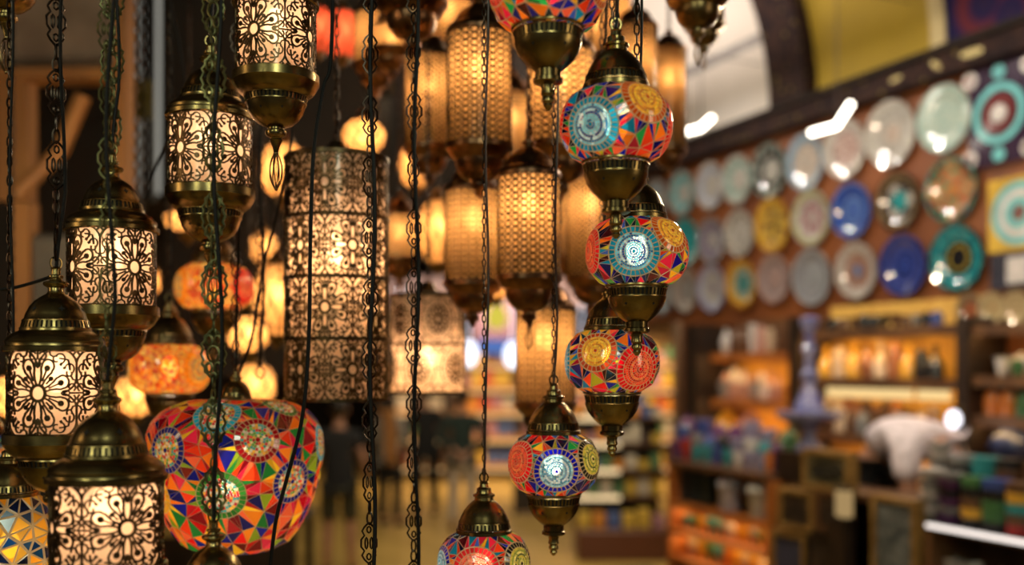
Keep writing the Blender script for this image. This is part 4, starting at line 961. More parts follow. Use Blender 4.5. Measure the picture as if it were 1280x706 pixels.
# LED trough seen as a bright band above the third shelf
for i, (p0, p1) in enumerate(((1033, 1140), (1146, 1186))):
    t0, t1 = onw(p0, 492, .2)[0], onw(p1, 492, .2)[0]; z = onw(1130, 499, .2)[1]
    mb = MB(); wbox(mb, t0, t1, .19, .20, z, z + .055); o = mb.build('strip_lamp', emis('cream_light_panel', (1.0, .70, .30), 1.0), smooth=False); tag(o, ['cream glowing strip panel above the crowded shelf, longer left one', 'cream glowing strip panel above the crowded shelf, shorter right one'][i], 'light')
# right unit
zr1 = wshelf(1205, 1310, 404, 1250, SD, 'wall shelf at the right edge holding round plates', led_=True, back=WOOD, backtop=370)
zr2 = wshelf(1205, 1310, 470, 1250, SD, 'wall shelf at the right edge holding silvery bowls', led_=False)
zr3 = wshelf(1205, 1310, 521, 1250, SD, 'wall shelf at the right edge with orange and yellow jars', led_=True, back=WOODD, backtop=474)
zr4 = wshelf(1205, 1310, 578, 1250, SD, 'lowest wall shelf at the right edge', led_=False)
pots(1244, 1310, 470, 26, .10, ['grey', 'white', 'turquoise', 'cream'], ['bowl', 'jar'], 'on right edge shelf', 22, 'bowls at the right edge', z=zr2)
pots(1244, 1310, 470, 22, .19, ['white', 'grey', 'green'], ['bowl', 'cup'], 'front of right edge shelf', 19, 'bowls at the right edge', z=zr2)
pots(1232, 1300, 521, 32, .15, ['orange', 'yellow', 'green'], ['jar', 'vase'], 'on right third shelf', 20, 'bright jars at the right edge', z=zr3)
pots(1304, 1340, 578, 36, .13, ['black', 'blue', 'green', 'grey'], ['jar', 'vase', 'bowl'], 'on lowest right shelf', 20, 'dark pots on the lowest right shelf', z=zr4)
for px, lab, stp in ((1210, 'brown round plate standing at the left of three on a shelf', [(0, TC_), (.5, (.3, .2, .1)), (.8, (.5, .35, .2))]), (1237, 'cream plate with faint figure, middle of three on a shelf', [(0, (.5, .2, .1)), (.2, (.78, .6, .3)), (.6, (.4, .25, .1)), (.66, (.8, .62, .34))]), (1268, 'cream plate with spiral rings, rightmost of three on a shelf', [(0, (.5, .3, .15)), (.14, (.8, .62, .34)), (.3, (.4, .25, .1)), (.36, (.8, .62, .34)), (.6, (.4, .25, .1)), (.66, (.8, .62, .34))])):
    o = plate(px, 384, 42, lab, stp, d=.12); o.location = wp(onw(px, 384, .1)[0], .08, zr1 + 21 / F * onw(px, 384, .1)[2] + .002); o['group'] = 'plates standing on the right edge shelf'
# left unit
zl1 = wshelf(888, 985, 441, 930, SD, 'wooden wall shelf at the left end with white pots, upper', m=WOODO, back=WOOD, backtop=398)
pots(902, 985, 441, 34, .12, ['white', 'pink', 'cream', 'brown'], ['vase', 'jar', 'cup'], 'on upper left shelf', 11, 'pots on the upper left shelf', z=zl1)
zl2 = wshelf(888, 985, 500, 930, SD, 'orange wall shelf at the left end with white pots, lower', m=WOODO, back=BACKO, backtop=447)
pots(902, 985, 500, 34, .12, ['white', 'pink', 'cream', 'white'], ['jar', 'vase', 'cup'], 'on lower left shelf', 11, 'pots on the lower left shelf', z=zl2)
pots(898, 985, 500, 22, .19, ['white', 'grey', 'pink'], ['cup', 'bowl'], 'front of lower left shelf', 13, 'pots on the lower left shelf', z=zl2)
zl3 = wshelf(888, 1030, 560, 930, .34, 'broad wooden shelf with heaped bowls behind the jar counter', m=WOODO, back=BACKO, backtop=505)
# post between units
for px, nm in ((992, 'left'), (1204, 'right')):
    t = onw(px, 450, .26)[0]; mb = MB(); wbox(mb, t - .035, t + .035, 0, .27, .0, onw(px, 396, .26)[1]); o = mb.build('shelf_post', WOODD, smooth=False); tag(o, 'dark upright post between shelf units, ' + nm + ' one', 'post')
mb = MB(); t = onw(863, 480, .3)[0]; wbox(mb, t - .07, t + .07, .01, .30, .421, 2.3); o = mb.build('end_post', WOODD, smooth=False); tag(o, 'thick dark wooden post at the left end of the pottery shop', 'post')

# ------------------------------------------------------------------ counters
def open_unit(name, label, p0, p1, d0, d1, pref, ys, m, mtop, ends=True):
    t0 = onw(p0, 600, d1)[0]; t1 = onw(p1, 600, d1)[0]; zs = [onw(pref, y, d1)[1] for y in ys]
    root = thing(name, label, 'display counter', wp((t0 + t1) / 2, (d0 + d1) / 2, 0))
    for k, z in enumerate(zs):
        mb = MB(); wbox(mb, t0, t1, d0, d1, z - .03, z); relbuild(mb, 'top' if k == 0 else 'shelf', mtop if k == 0 else m, root, smooth=False)
    for tt in (t0, t1):
        mb = MB(); wbox(mb, tt - .015, tt + .015, d0, d1, 0, zs[0] - .03); relbuild(mb, 'side_panel', m, root, smooth=False)
    mb = MB(); wbox(mb, t0, t1, d0, d0 + .02, 0, zs[0] - .03); relbuild(mb, 'back_panel', m, root, smooth=False)
    return root, zs, t0, t1
# centre counter with jars and boxes (left part)
un, zs, ta, tb = open_unit('display_counter', 'open wooden counter with orange shelves of small goods, centre right', 836, 960, .78, 1.10, 900, (585, 640, 676, 712), WOODO, WOOD)
mb = MB()
for z in zs[1:3]: wbox(mb, ta - .02, tb + .02, 1.00, 1.02, z - .04, z - .032)
relbuild(mb, 'led_strip', LEDY, un, smooth=False)
t_, z_, Y_ = onw(900, 640, 1.0)
# dark tea tins and white jars on the first shelf
BOXM = attr_pbr('painted_box', .4)
def crate(t, d, z, st, sd, sh, colr, name, label, cat, group=None, lid=None):
    mb = MB(); M = Matrix.Translation(wp(t, d, z + .001)) @ Matrix.Rotation(WROT, 4, 'Z')
    mb.box(0, 0, sh * .43, st, sd, sh * .86, 0, M, bev=.004, c=colr); b = mb
    root = thing(name, label, cat, wp(t, d, z), 0, group)
    relbuild(mb, 'box_body', BOXM, root, smooth=False)
    mb = MB(); mb.box(0, 0, sh * .93, st * 1.03, sd * 1.03, sh * .14, 0, M, bev=.004, c=lid or tuple(min(1, x * 1.3) for x in colr)); relbuild(mb, 'lid', BOXM, root, smooth=False); return root
for i, px in enumerate((846, 860, 874, 887)):
    t, _, Y = onw(px, 632, 1.0); crate(t, 1.0, zs[1], .055, .08, .185, [(.025, .03, .022), (.03, .03, .03), (.02, .028, .03)][i % 3], 'tea_tin', 'dark tall tea tin on the counter shelf, %s from left' % ORD[i], 'tin', 'dark tall tins on the centre counter')
for i, (px, cn) in enumerate(((908, 'lilac'), (948, 'grey'))):
    t, _, Y = onw(px, 632, 1.04); mb = MB(); mb.lathe([(0, 0), (.052, 0), (.056, .01), (.058, .16), (.062, .165), (.062, .19), (.05, .20), (0, .20)], 28); root = thing('white_jar', ['tall pale lilac jar beside the dark tins', 'broader pale grey jar right of the lilac one'][i], 'jar', wp(t, 1.02, zs[1] + .001))
    mb.build('jar_body', pbr('pale_jar', [(.45, .43, .50), (.50, .48, .46)][i], rough=.3), root); mb = MB(); mb.lathe([(.057, .168), (.0655, .168), (.0655, .195), (.05, .215), (.012, .22), (.012, .24), (0, .24)], 28); mb.build('lid', pbr('jar_lid', [(.55, .53, .60), (.58, .56, .52)][i], rough=.3), root)
    root.scale = (1.18, 1.18, .78) if i else (1, 1, .78)
pots(838, 962, 676, 17, 1.0, ['white', 'grey', 'cream', 'green', 'turquoise', 'yellow'], ['cup', 'bowl'], 'on counter shelf', 9, 'cups on the centre counter shelf', z=zs[2])
pots(838, 962, 712, 22, 1.0, ['turquoise', 'white', 'orange', 'yellow', 'green', 'cream'], ['bowl', 'cup'], 'on lowest counter shelf', 11, 'bowls on the lowest counter shelf', z=zs[3])
# heap on top of the counter
pots(838, 968, 585, 24, 1.03, ['white', 'purple', 'turquoise', 'orange', 'blue', 'red', 'cream', 'lilac'], ['bowl', 'cup'], 'at counter front', 13, 'small bowls heaped on the centre counter', z=zs[0])
pots(845, 985, 585, 34, .90, ['grey', 'purple', 'white', 'blue', 'turquoise', 'lilac', 'black'], ['bowl', 'jar'], 'on counter behind', 17, 'small bowls heaped on the centre counter', z=zs[0])
pots(850, 985, 585, 46, .78, ['purple', 'blue', 'purple', 'grey', 'lilac'], ['bowl', 'jar'], 'at counter back', 20, 'small bowls heaped on the centre counter', z=zs[0])
for px, cn, lab in ((918, 'yellow', 'glowing orange yellow bowl tilted on the heap'), (948, 'pink', 'peach coloured bowl tilted beside the yellow one')):
    t, z, Y = onw(px, 532, .16); s_ = .135; o = put('ceramic_bowl', pot_mesh('bowl', *COLN[cn]), None, wp(t, .34 + .09, zl3 + .10), 0); o.scale = (s_, s_, s_ * .62)
    n = Vector((WN.x, WN.y, .35)).normalized(); o.rotation_euler = n.to_track_quat('Z', 'Y').to_euler(); o.location = wp(t, .16, zl3 + .115); tag(o, lab, 'bowl')
t, z, Y = onw(985, 545, .62); o = put('lidded_jar', pot_mesh('jar', *COLN['green']), None, wp(onw(990, 545, .78)[0], .80, zs[0]), 0); o.scale = (.14, .14, .20); tag(o, 'round dark green lidded jar beside the blue fountain vase', 'jar')

# counter with framed tiles and the blue fountain vase
un2, zs2, tc0, td0 = open_unit('display_counter', 'dark wooden counter behind the framed tiles, under the blue fountain vase', 990, 1150, .78, 1.04, 1040, (612, 720), WOODD, WOOD)
def fountain_vase(t, d, z):
    root = thing('fountain_vase', 'tall blue and white ceramic fountain vase with wide basin and slim neck', 'vase', wp(t, d, z)); m = pbr('blue_white_glaze', (.11, .12, .33), (.30, .32, .50), rough=.15, scale=28, coat=.6)
    mb = MB(); mb.lathe([(0, 0), (.07, 0), (.075, .012), (.05, .03), (.03, .06), (.028, .09), (.05, .12), (.10, .14)], 32); mb.build('foot', m, root)
    mb = MB(); mb.lathe([(.05, .125), (.11, .14), (.155, .165), (.165, .19), (.155, .195), (.12, .19), (.07, .20), (.055, .23)], 32); mb.build('basin', m, root)
    mb = MB(); mb.lathe([(.075, .20), (.072, .22), (.05, .27), (.032, .31), (.028, .34), (.042, .36), (.042, .385), (.026, .40), (.026, .47), (.038, .49), (.038, .505), (.024, .52), (.022, .58), (.045, .62), (.05, .65), (.03, .66), (0, .65)], 28); mb.build('neck', m, root); return root
zf = onw(1012, 563, .9)[1]
fv = fountain_vase(onw(1012, 500, .9)[0], .9, zf)
# carved chest that carries the vase
t = onw(1012, 500, .9)[0]; mb = MB(); wbox(mb, t - .12, t + .10, .86, 1.03, zs2[0], zf); o = mb.build('wooden_chest', WOODD, smooth=False); tag(o, 'dark wooden chest carrying the blue fountain vase', 'chest')
GOLDF = pbr('gilded_frame', (.34, .20, .06), (.20, .11, .03), rough=.4, scale=20); 
def framed(px, py, wpx, hpx, d, label, cm, motif=None, mm=None, fm=GOLDF, deep=.03):
    t, z, Y = onw(px, py, d); ta_ = onw(px - wpx / 2, py, d)[0]; tb_ = onw(px + wpx / 2, py, d)[0]; h = hpx / F * Y; z0, z1 = z - h / 2, z + h / 2; w = .022 * (1 if tb_ > ta_ else -1)
    root = thing('framed_tile', label, 'picture frame', wp(t, d, z0))
    mb = MB(); wbox(mb, ta_, tb_, d - deep, d, z0, z0 + abs(w)); wbox(mb, ta_, tb_, d - deep, d, z1 - abs(w), z1); wbox(mb, ta_, ta_ + w, d - deep, d, z0 + abs(w), z1 - abs(w)); wbox(mb, tb_ - w, tb_, d - deep, d, z0 + abs(w), z1 - abs(w)); relbuild(mb, 'frame', fm, root, smooth=False)
    mb = MB(); wbox(mb, ta_ + w, tb_ - w, d - deep, d - .012, z0 + abs(w), z1 - abs(w)); relbuild(mb, 'picture', cm, root, smooth=False)
    if motif == 'script':      # a cartouche with flowing strokes
        mb = MB(); tw = abs(tb_ - ta_); 
        mb.tube([wp(t + tw * .36 * cos(a) * (1 if abs(cos(a)) < .8 else .96), d - .008, z + h * .24 * sin(a)) for a in [2 * pi * j / 24 for j in range(24)]], .004, 5, True)
        for k in range(6):
            c0 = t - tw * .24 + k * tw * .095
            mb.tube([wp(c0 + tw * .05 * sin(q * 1.1 + k), d - .008, z - h * .10 + h * .22 * q / 6) for q in range(7)], .0045, 5)
        mb.tube([wp(t + tw * .28 * (1 - j / 5), d - .008, z - h * .12 + .01 * sin(j * 1.5)) for j in range(11)], .005, 5)
        relbuild(mb, 'script_strokes', mm, root)
    return root
DK1 = pbr('dark_brown_print', (.07, .045, .03), (.03, .022, .018), rough=.3, scale=14); DK2 = pbr('slate_blue_print', (.06, .065, .12), (.04, .04, .07), rough=.3, scale=14); MARB = pbr('grey_marbled_print', (.20, .22, .22), (.05, .06, .065), rough=.3, scale=26)
OLV = pbr('olive_print', (.15, .13, .07), (.10, .08, .04), rough=.3, scale=12)
framed(1031, 588, 58, 50, 1.14, 'gilded frame with dark script cartouche, top of the stack of frames', OLV, 'script', HOLE, deep=.06)
framed(993, 637, 42, 50, 1.14, 'gilded frame with dark brown print, left of the middle pair', DK1, deep=.06)
framed(1036, 640, 36, 50, 1.14, 'dark wooden frame with ochre lower edge, right of the middle pair', DK1, fm=WOOD, deep=.06)
framed(984, 695, 42, 60, 1.14, 'gilded frame with slate blue print, bottom left of the stack', DK2, deep=.06)
framed(1031, 700, 48, 66, 1.14, 'dark framed print at the bottom right of the stack', DK1, fm=WOODD, deep=.06)
framed(1116, 672, 56, 100, 1.12, 'tall gilded frame with grey marbled panel below the bending person', MARB, deep=.06)
t, z, Y = onw(1068, 630, 1.12); root = thing('table_lantern', 'small glowing cream lantern box right of the framed tiles', 'lantern', wp(t, 1.14, onw(1068, 648, 1.12)[1]))
M = Matrix.Translation(wp(t, 1.178, onw(1068, 648, 1.14)[1])) @ Matrix.Rotation(WROT, 4, 'Z'); mb = MB(); mb.box(0, 0, .065, .07, .05, .12, 0, M, bev=.008); relbuild(mb, 'shade', emis('cream_lantern_glow', (1.0, .66, .28), .38), root, smooth=False); mb = MB(); mb.box(0, 0, .0, .08, .06, .012, 0, M); relbuild(mb, 'base_board', WOODD, root, smooth=False); mb = MB(); mb.box(0, 0, .13, .08, .06, .01, 0, M); relbuild(mb, 'top_board', WOODD, root, smooth=False)
# small things under it
mb = MB(); tq = onw(1068, 648, 1.10)[0]; wbox(mb, tq - .05, tq + .05, 1.145, 1.21, 0, onw(1068, 648, 1.14)[1] - .006); o = mb.build('wooden_plinth', WOODD, smooth=False); tag(o, 'dark wooden plinth carrying the small glowing lantern box', 'plinth')

# right front counter with stacked tins and bowls, light strip along its edge
un3, zs3, te, tf = open_unit('display_counter', 'wooden counter at lower right with white light strip along its front edge', 1160, 1330, .80, 1.10, 1165, (655, 722), WOOD, WOODD)
mb = MB(); z = zs3[0]; wbox(mb, te, tf, 1.10, 1.112, z - .014, z + .002); relbuild(mb, 'light_strip', emis('white_light_strip', (1.0, .88, .80), 1.5), un3, smooth=False)
def stack(px, d, cols, w, h, kind, label, grp):
    t = onw(px, 640, d)[0]; z = zs3[0]
    for i, cn in enumerate(cols):
        c1 = COLN[cn] if isinstance(cn, str) else cn
        key = ('tin', cn, kind)
        if key not in MC:
            mb = MB()
            if kind == 'tin': mb.lathe([(0, 0), (.98, 0), (1, .04), (1, .72), (1.03, .74), (1.03, .98), (.98, 1), (0, 1)], 24)
            else: mb.lathe([(0, 0), (.55, 0), (.6, .1), (.9, .6), (1, .95), (1, 1), (.95, 1), (.6, .9), (0, .9)], 24)
            MC[key] = mb.mesh(kind, pbr('stacked_' + kind, c1[0], c1[1], rough=.3, scale=8))
        o = put({'tin': 'round_tin', 'dish': 'small_dish'}[kind], MC[key], None, wp(t, d, z), 0); o.scale = (w, w, h); z += h
        tag(o, '%s %s in %s, %s from the bottom' % (cn, kind, label, ORD[i]), kind, grp)
stack(1164, 1.02, ['grey', 'white', 'grey', 'white', 'grey', 'grey', 'white'], .052, .030, 'dish', 'leftmost pale stack', 'leftmost pale stack of dishes')
stack(1190, 1.02, ['purple', 'grey', 'purple', 'black', 'purple', 'grey'], .056, .034, 'dish', 'dusky stack beside pale one', 'dusky stack of dishes')
stack(1219, 1.02, ['black', 'yellow', 'brown', 'black', 'green'], .052, .040, 'tin', 'green topped stack', 'green topped stack of tins')
stack(1247, 1.02, ['black', 'green', 'green', 'black', 'blue'], .055, .040, 'tin', 'blue topped stack', 'blue topped stack of tins')
stack(1276, 1.02, ['red', 'brown', 'turquoise', 'yellow', 'brown'], .050, .040, 'tin', 'stack at right edge', 'stack of tins at the right edge')
stack(1176, .885, ['grey', 'white', 'grey', 'white', 'grey', 'white', 'grey', 'white', 'grey'], .055, .034, 'dish', 'pale stack behind', 'pale stack of dishes behind')
stack(1204, .885, ['black', 'grey', 'purple', 'black', 'grey', 'black', 'grey'], .055, .038, 'tin', 'black grey stack behind', 'black and grey stack behind')
stack(1233, .885, ['black', 'turquoise', 'black', 'turquoise', 'black', 'turquoise', 'turquoise'], .055, .038, 'tin', 'teal stack behind', 'teal stack behind')
stack(1262, .885, ['brown', 'black', 'brown', 'red', 'black', 'brown', 'black'], .052, .038, 'tin', 'brown stack behind', 'brown stack behind')
pots(1164, 1330, 722, 21, 1.0, ['white', 'grey', 'cream', 'white'], ['bowl', 'cup', 'jar'], 'under lit counter edge', 16, 'white goods under the lit counter edge', z=zs3[1])
# copper teapot with ring handle and glowing white globe near the person
t, z, Y = onw(1208, 552, .42); root = thing('blue_teapot', 'dark blue pot with rounded body behind the tins', 'pot', wp(t, .42, zr4 - .0)); 
root.location = wp(onw(1262, 560, .15)[0], .13, zr4 + .001); root.scale = (.68, .68, .58); root.rotation_euler = (0, 0, 2.6); mb = MB(); mb.lathe([(0, 0), (.09, 0), (.14, .06), (.16, .13), (.14, .20), (.08, .25), (.03, .27), (.035, .30), (0, .31)], 28); mb.build('pot_body', pbr('midnight_glaze', (.03, .045, .12), rough=.2), root); mb = MB(); mb.tube([(-.15, 0, .10), (-.21, 0, .15), (-.23, 0, .22), (-.26, 0, .24)], [.03, .02, .015, .012], 8); mb.build('spout', pbr('midnight_glaze_spout', (.03, .045, .12), rough=.2), root)
t, z, Y = onw(1192, 524, .42); tp = onw(1204, 450, .26)[0]; root = thing('glass_globe_light', 'bright white globe light on a short arm beside the shelf post, above the bending back', 'light', wp(t, .42, z))
mb = MB(); mb.ball((0, 0, 0), .034, sq=(1, 1, 1.3)); mb.build('globe', emis('white_globe_light', (.95, .92, 1.0), 2.4), root)
mb = MB(); q0 = wp(tp, .272, z + .01) - wp(t, .42, z); mb.tube([q0, q0 + Vector((0, 0, .05)), Vector((0, 0, .06)), Vector((0, 0, .04))], .006, 6); mb.build('arm', BRASSD, root)
# raised shop floor
mb = MB(); wbox(mb, -3.2, 2.95, 0, 1.22, 0.0, .42); tag(mb.build('floor_shop_platform', WOODD, smooth=False), kind='structure')
for nm, px, d, z, pw in (('display_light', 1120, .8, 3.9, 5), ('display_light', 930, .8, 3.9, 5)):
    pass
# spotlights added above the picture to put highlights on the plates
for i, (t, d, z) in enumerate([(-1.3 + .55 * k, 1.05 + .25 * (k % 2), 4.05) for k in range(7)]):
    root = thing('plate_highlight_spot', 'small added spotlight making highlights on the plates', 'light', wp(t, d, z), 0, 'added spotlights for highlights on the plates')
    mb = MB(); mb.lathe([(0, .10), (.03, .10), (.035, .02), (.045, 0), (.04, 0), (.03, .02), (0, .03)], 20); mb.build('housing', BRASSD, root); mb = MB(); mb.tube([(0, 0, .1), (0, 0, 1.55)], .006, 6); mb.build('rod', WOODD, root)
    mb = MB(); mb.lathe([(0, .006), (.034, .004), (.034, .001), (0, 0)], 16); mb.build('lens', emis('spot_lens', (1.0, .93, .86), 60), root)
    l = bpy.data.lights.new('spot', 'SPOT'); l.energy = 34; l.spot_size = math.radians(110); l.spot_blend = .6; l.shadow_soft_size = .05; l.color = (1.0, .90, .78)
    o = bpy.data.objects.new('spot', l); col.objects.link(o); o.location = wp(t, d, z - .01); dr = wp(t, 0, 2.6) - o.location; o.rotation_euler = dr.to_track_quat('-Z', 'Y').to_euler()

# ------------------------------------------------------------------ people
def skin(name, nodes, edges, material, parent, sub=2, merge=.0):
    names = list(nodes); me = bpy.data.meshes.new(name); me.from_pydata([nodes[n][0] for n in names], [], [])
    me = bpy.data.meshes.new(name); me.from_pydata([nodes[n][0] for n in names], [(names.index(a), names.index(b)) for a, b in edges], [])
    o = bpy.data.objects.new(name, me); col.objects.link(o); md = o.modifiers.new('s', 'SKIN'); md.use_smooth_shade = True; md.branch_smoothing = .6
    sv = me.skin_vertices[0].data
    for i, n in enumerate(names):
        r = nodes[n][1]; sv[i].radius = r if isinstance(r, tuple) else (r, r); sv[i].use_root = (i == 0)
    sb = o.modifiers.new('u', 'SUBSURF'); sb.levels = sub; sb.render_levels = sub
    dg = bpy.context.evaluated_depsgraph_get(); dg.update(); m2 = bpy.data.meshes.new_from_object(o.evaluated_get(dg)); m2.name = name
    bpy.data.objects.remove(o); m2.materials.clear(); m2.materials.append(material)
    for p in m2.polygons: p.use_smooth = True
    o = bpy.data.objects.new(name, m2); col.objects.link(o); o.parent = parent; return o
SKINM = pbr('skin', (.42, .22, .14), (.36, .18, .11), rough=.55, scale=12); HAIRM = pbr('dark_hair', (.02, .014, .011), rough=.5, scale=60)
def hand(N, E, wrist, pos, dirv, side, pre):
    """palm with four fingers and a thumb"""
    d = Vector(dirv).normalized(); s_ = Vector(side).normalized(); p = Vector(pos)
    N[pre + 'palm'] = (tuple(p + d * .045), (.030, .018)); E.append((wrist, pre + 'palm')); N[pre + 'kn'] = (tuple(p + d * .085), (.034, .014)); E.append((pre + 'palm', pre + 'kn'))
    nrm = d.cross(s_)
    for k, (off, L) in enumerate(((-.027, .062), (-.009, .072), (.009, .068), (.027, .052))):
        a = p + d * .10 + s_ * off; b_ = a + d * L * .5 + nrm * .006; c = a + d * L * .9 + nrm * .020
        for j, q in enumerate((a, b_, c)): N['%sf%d%d' % (pre, k, j)] = (tuple(q), (.0095 - .001 * j,) * 2)
        E += [(pre + 'kn', '%sf%d0' % (pre, k)), ('%sf%d0' % (pre, k), '%sf%d1' % (pre, k)), ('%sf%d1' % (pre, k), '%sf%d2' % (pre, k))]
    a = p + d * .04 - s_ * .036; b_ = a + d * .035 - s_ * .018 + nrm * .01
    N[pre + 't0'] = (tuple(a), (.012, .012)); N[pre + 't1'] = (tuple(b_), (.009, .009)); E += [(pre + 'palm', pre + 't0'), (pre + 't0', pre + 't1')]
BASE = dict(pelvis=((0, 0, .95), (.155, .11)), spine=((0, -.01, 1.12), (.135, .10)), chest=((0, 0, 1.32), (.17, .115)), nb=((0, -.005, 1.46), (.075, .065)), neck=((0, .01, 1.53), .055), jaw=((0, .03, 1.60), (.062, .075)), head=((0, .015, 1.67), (.074, .092)), crown=((0, .0, 1.735), (.055, .065)),
    nose=((0, .118, 1.635), .013), sl=((-.17, 0, 1.41), .058), sr=((.17, 0, 1.41), .058), el=((-.25, -.03, 1.14), .043), er=((.25, -.03, 1.14), .043), wl=((-.27, .07, .90), .028), wr=((.27, .07, .90), .028),
    hl=((-.095, 0, .88), .092), hr=((.095, 0, .88), .092), kl=((-.11, .02, .50), .058), kr=((.11, .02, .50), .058), al=((-.12, -.02, .09), .040), ar=((.12, -.02, .09), .040), tl=((-.135, .13, .035), .036), tr=((.135, .13, .035), .036), ll=((-.117, -.005, .33), .056), lr=((.117, -.005, .33), .056))
BE = [('pelvis', 'spine'), ('spine', 'chest'), ('chest', 'nb'), ('nb', 'neck'), ('neck', 'jaw'), ('jaw', 'head'), ('head', 'crown'), ('jaw', 'nose'), ('chest', 'sl'), ('chest', 'sr'), ('sl', 'el'), ('sr', 'er'), ('el', 'wl'), ('er', 'wr'), ('pelvis', 'hl'), ('pelvis', 'hr'), ('hl', 'kl'), ('hr', 'kr'), ('kl', 'll'), ('kr', 'lr'), ('ll', 'al'), ('lr', 'ar'), ('al', 'tl'), ('ar', 'tr')]
def grow(n, k): r = n[1]; r = r if isinstance(r, tuple) else (r, r); return (n[0], (r[0] + k, r[1] + k))
def person(px, yfeet, Y, rz, label, shirt, trousers, sleeves='short', legs='long', pose={}, hts=1.0, shoes=None, hair='short', handsback=False):
    p = at(px, yfeet, Y); root = thing('person', label, 'person', (p.x, Y, 0), rz); N = {k: v for k, v in BASE.items()}
    for k, v in pose.items(): N[k] = (v, N[k][1])
    E = list(BE)
    for s_, w, e in (('L', 'wl', 'el'), ('R', 'wr', 'er')):
        d = Vector(N[w][0]) - Vector(N[e][0]); hand(N, E, w, N[w][0], d, (0, 1, 0) if not handsback else (0, .3, 1), s_)
    skin('body', N, E, SKINM, root)
    up = ['pelvis', 'spine', 'chest', 'nb', 'sl', 'sr']; ue = [('pelvis', 'spine'), ('spine', 'chest'), ('chest', 'nb'), ('chest', 'sl'), ('chest', 'sr')]
    C_ = {k: grow(N[k], .018) for k in up}; C_['nb'] = grow(N['nb'], .004); C_['hem'] = ((0, -.005, .855), (.165, .125)); ue.append(('pelvis', 'hem'))
    for q in 'lr':
        a, b_, w = Vector(N['s' + q][0]), Vector(N['e' + q][0]), Vector(N['w' + q][0])
        if sleeves == 'short': C_['m' + q] = (tuple(a.lerp(b_, .6)), .062); ue.append(('s' + q, 'm' + q))
        else: C_['e' + q] = grow(N['e' + q], .016); C_['m' + q] = (tuple(b_.lerp(w, .92)), .042); ue += [('s' + q, 'e' + q), ('e' + q, 'm' + q)]
    skin('shirt', C_, ue, shirt, root)
    T = {k: grow(N[k], .016) for k in ('pelvis', 'hl', 'hr')}; T['pelvis'] = ((N['pelvis'][0][0], N['pelvis'][0][1], N['pelvis'][0][2] + .03), (.165, .12)); te_ = [('pelvis', 'hl'), ('pelvis', 'hr')]
    for q in 'lr':
        T['k' + q] = grow(N['k' + q], .03 if legs == 'short' else .018); te_.append(('h' + q, 'k' + q))
        if legs == 'long': T['a' + q] = grow(((N['a' + q][0][0], N['a' + q][0][1], N['a' + q][0][2] + .02), .040), .022); te_.append(('k' + q, 'a' + q))
    skin('trousers' if legs == 'long' else 'shorts', T, te_, trousers, root)
    for q in 'lr':
        S_ = {'a': grow(((N['a' + q][0][0], N['a' + q][0][1] - .01, .06), .04), .006), 't': grow(((N['t' + q][0][0], N['t' + q][0][1] + .02, .04), .034), .008)}; skin('shoe', S_, [('a', 't')], shoes or HOLE, root)
    hp = Vector(N['head'][0]); mb = MB(); mb.ball((hp.x, hp.y - .03, hp.z + .015), .1, seg=18, rings=12, sq=(.90, 1.04, 1.12)); 
    if hair == 'long': mb.ball((hp.x, hp.y - .05, hp.z - .10), .1, seg=18, rings=12, sq=(.85, .62, 1.6))
    mb.build('hair', HAIRM, root)
    for q in (-1, 1): mb = MB(); mb.ball((hp.x + q * .086, hp.y + .0, hp.z - .03), .03, seg=8, rings=6, sq=(.35, .6, 1)); mb.build('ear', SKINM, root)
    root.scale = (hts, hts, hts); return root
BLK = pbr('black_cloth', (.010, .010, .011), rough=.9); OLIVE = pbr('dark_olive_cloth', (.05, .048, .026), rough=.9); GRN = pbr('dark_green_cloth', (.014, .030, .026), rough=.9); PALE = pbr('pale_grey_trousers', (.55, .47, .40), rough=.9); CHECK = pbr('grey_woven_cloth', (.36, .31, .26), (.18, .16, .14), rough=.9, scale=40); SCARF = pbr('orange_tan_scarf', (.60, .27, .08), rough=.9); WHT = pbr('white_shirt_cloth', (.74, .66, .70), rough=.9)
person(424, 716, 9.7, 0.1, 'person seen from behind in black t-shirt and dark olive shorts', BLK, OLIVE, 'short', 'short', hts=.97)
pw = person(487, 654, 12.6, -.5, 'person in pale woven top with long orange tan scarf and black trousers', CHECK, BLK, 'long', 'long', hts=.97, hair='long', pose={'wl': (-.16, .20, 1.05), 'wr': (.16, .22, 1.02)})
mb = MB()
for k in range(2):
    x0 = .07 + k * .06; mb.add([(x0 - .045, -.155, 1.50), (x0 + .045, -.155, 1.50), (x0 + .07, -.15, .82), (x0 - .03, -.15, .82), (x0 - .045, -.125, 1.50), (x0 + .045, -.125, 1.50), (x0 + .07, -.12, .82), (x0 - .03, -.12, .82)], [(0, 1, 2, 3), (7, 6, 5, 4), (0, 4, 5, 1), (1, 5, 6, 2), (2, 6, 7, 3), (3, 7, 4, 0)])
mb.tube([(.11 * cos(a), .09 * sin(a) - .02, 1.49) for a in [2 * pi * j / 16 for j in range(16)]], .032, 8, True); mb.build('scarf', SCARF, pw)
person(532, 648, 13.4, 0.3, 'person all in black standing between the scarf wearer and the green jacket', BLK, BLK, 'long', 'long', hts=1.0)
person(578, 664, 12.2, 0.0, 'person in dark green jacket and pale trousers, hands clasped behind the back', GRN, PALE, 'long', 'long', hts=.99, handsback=True, pose={'el': (-.29, -.06, 1.16), 'er': (.29, -.06, 1.16), 'wl': (-.08, -.19, 1.02), 'wr': (.08, -.20, 1.00)})
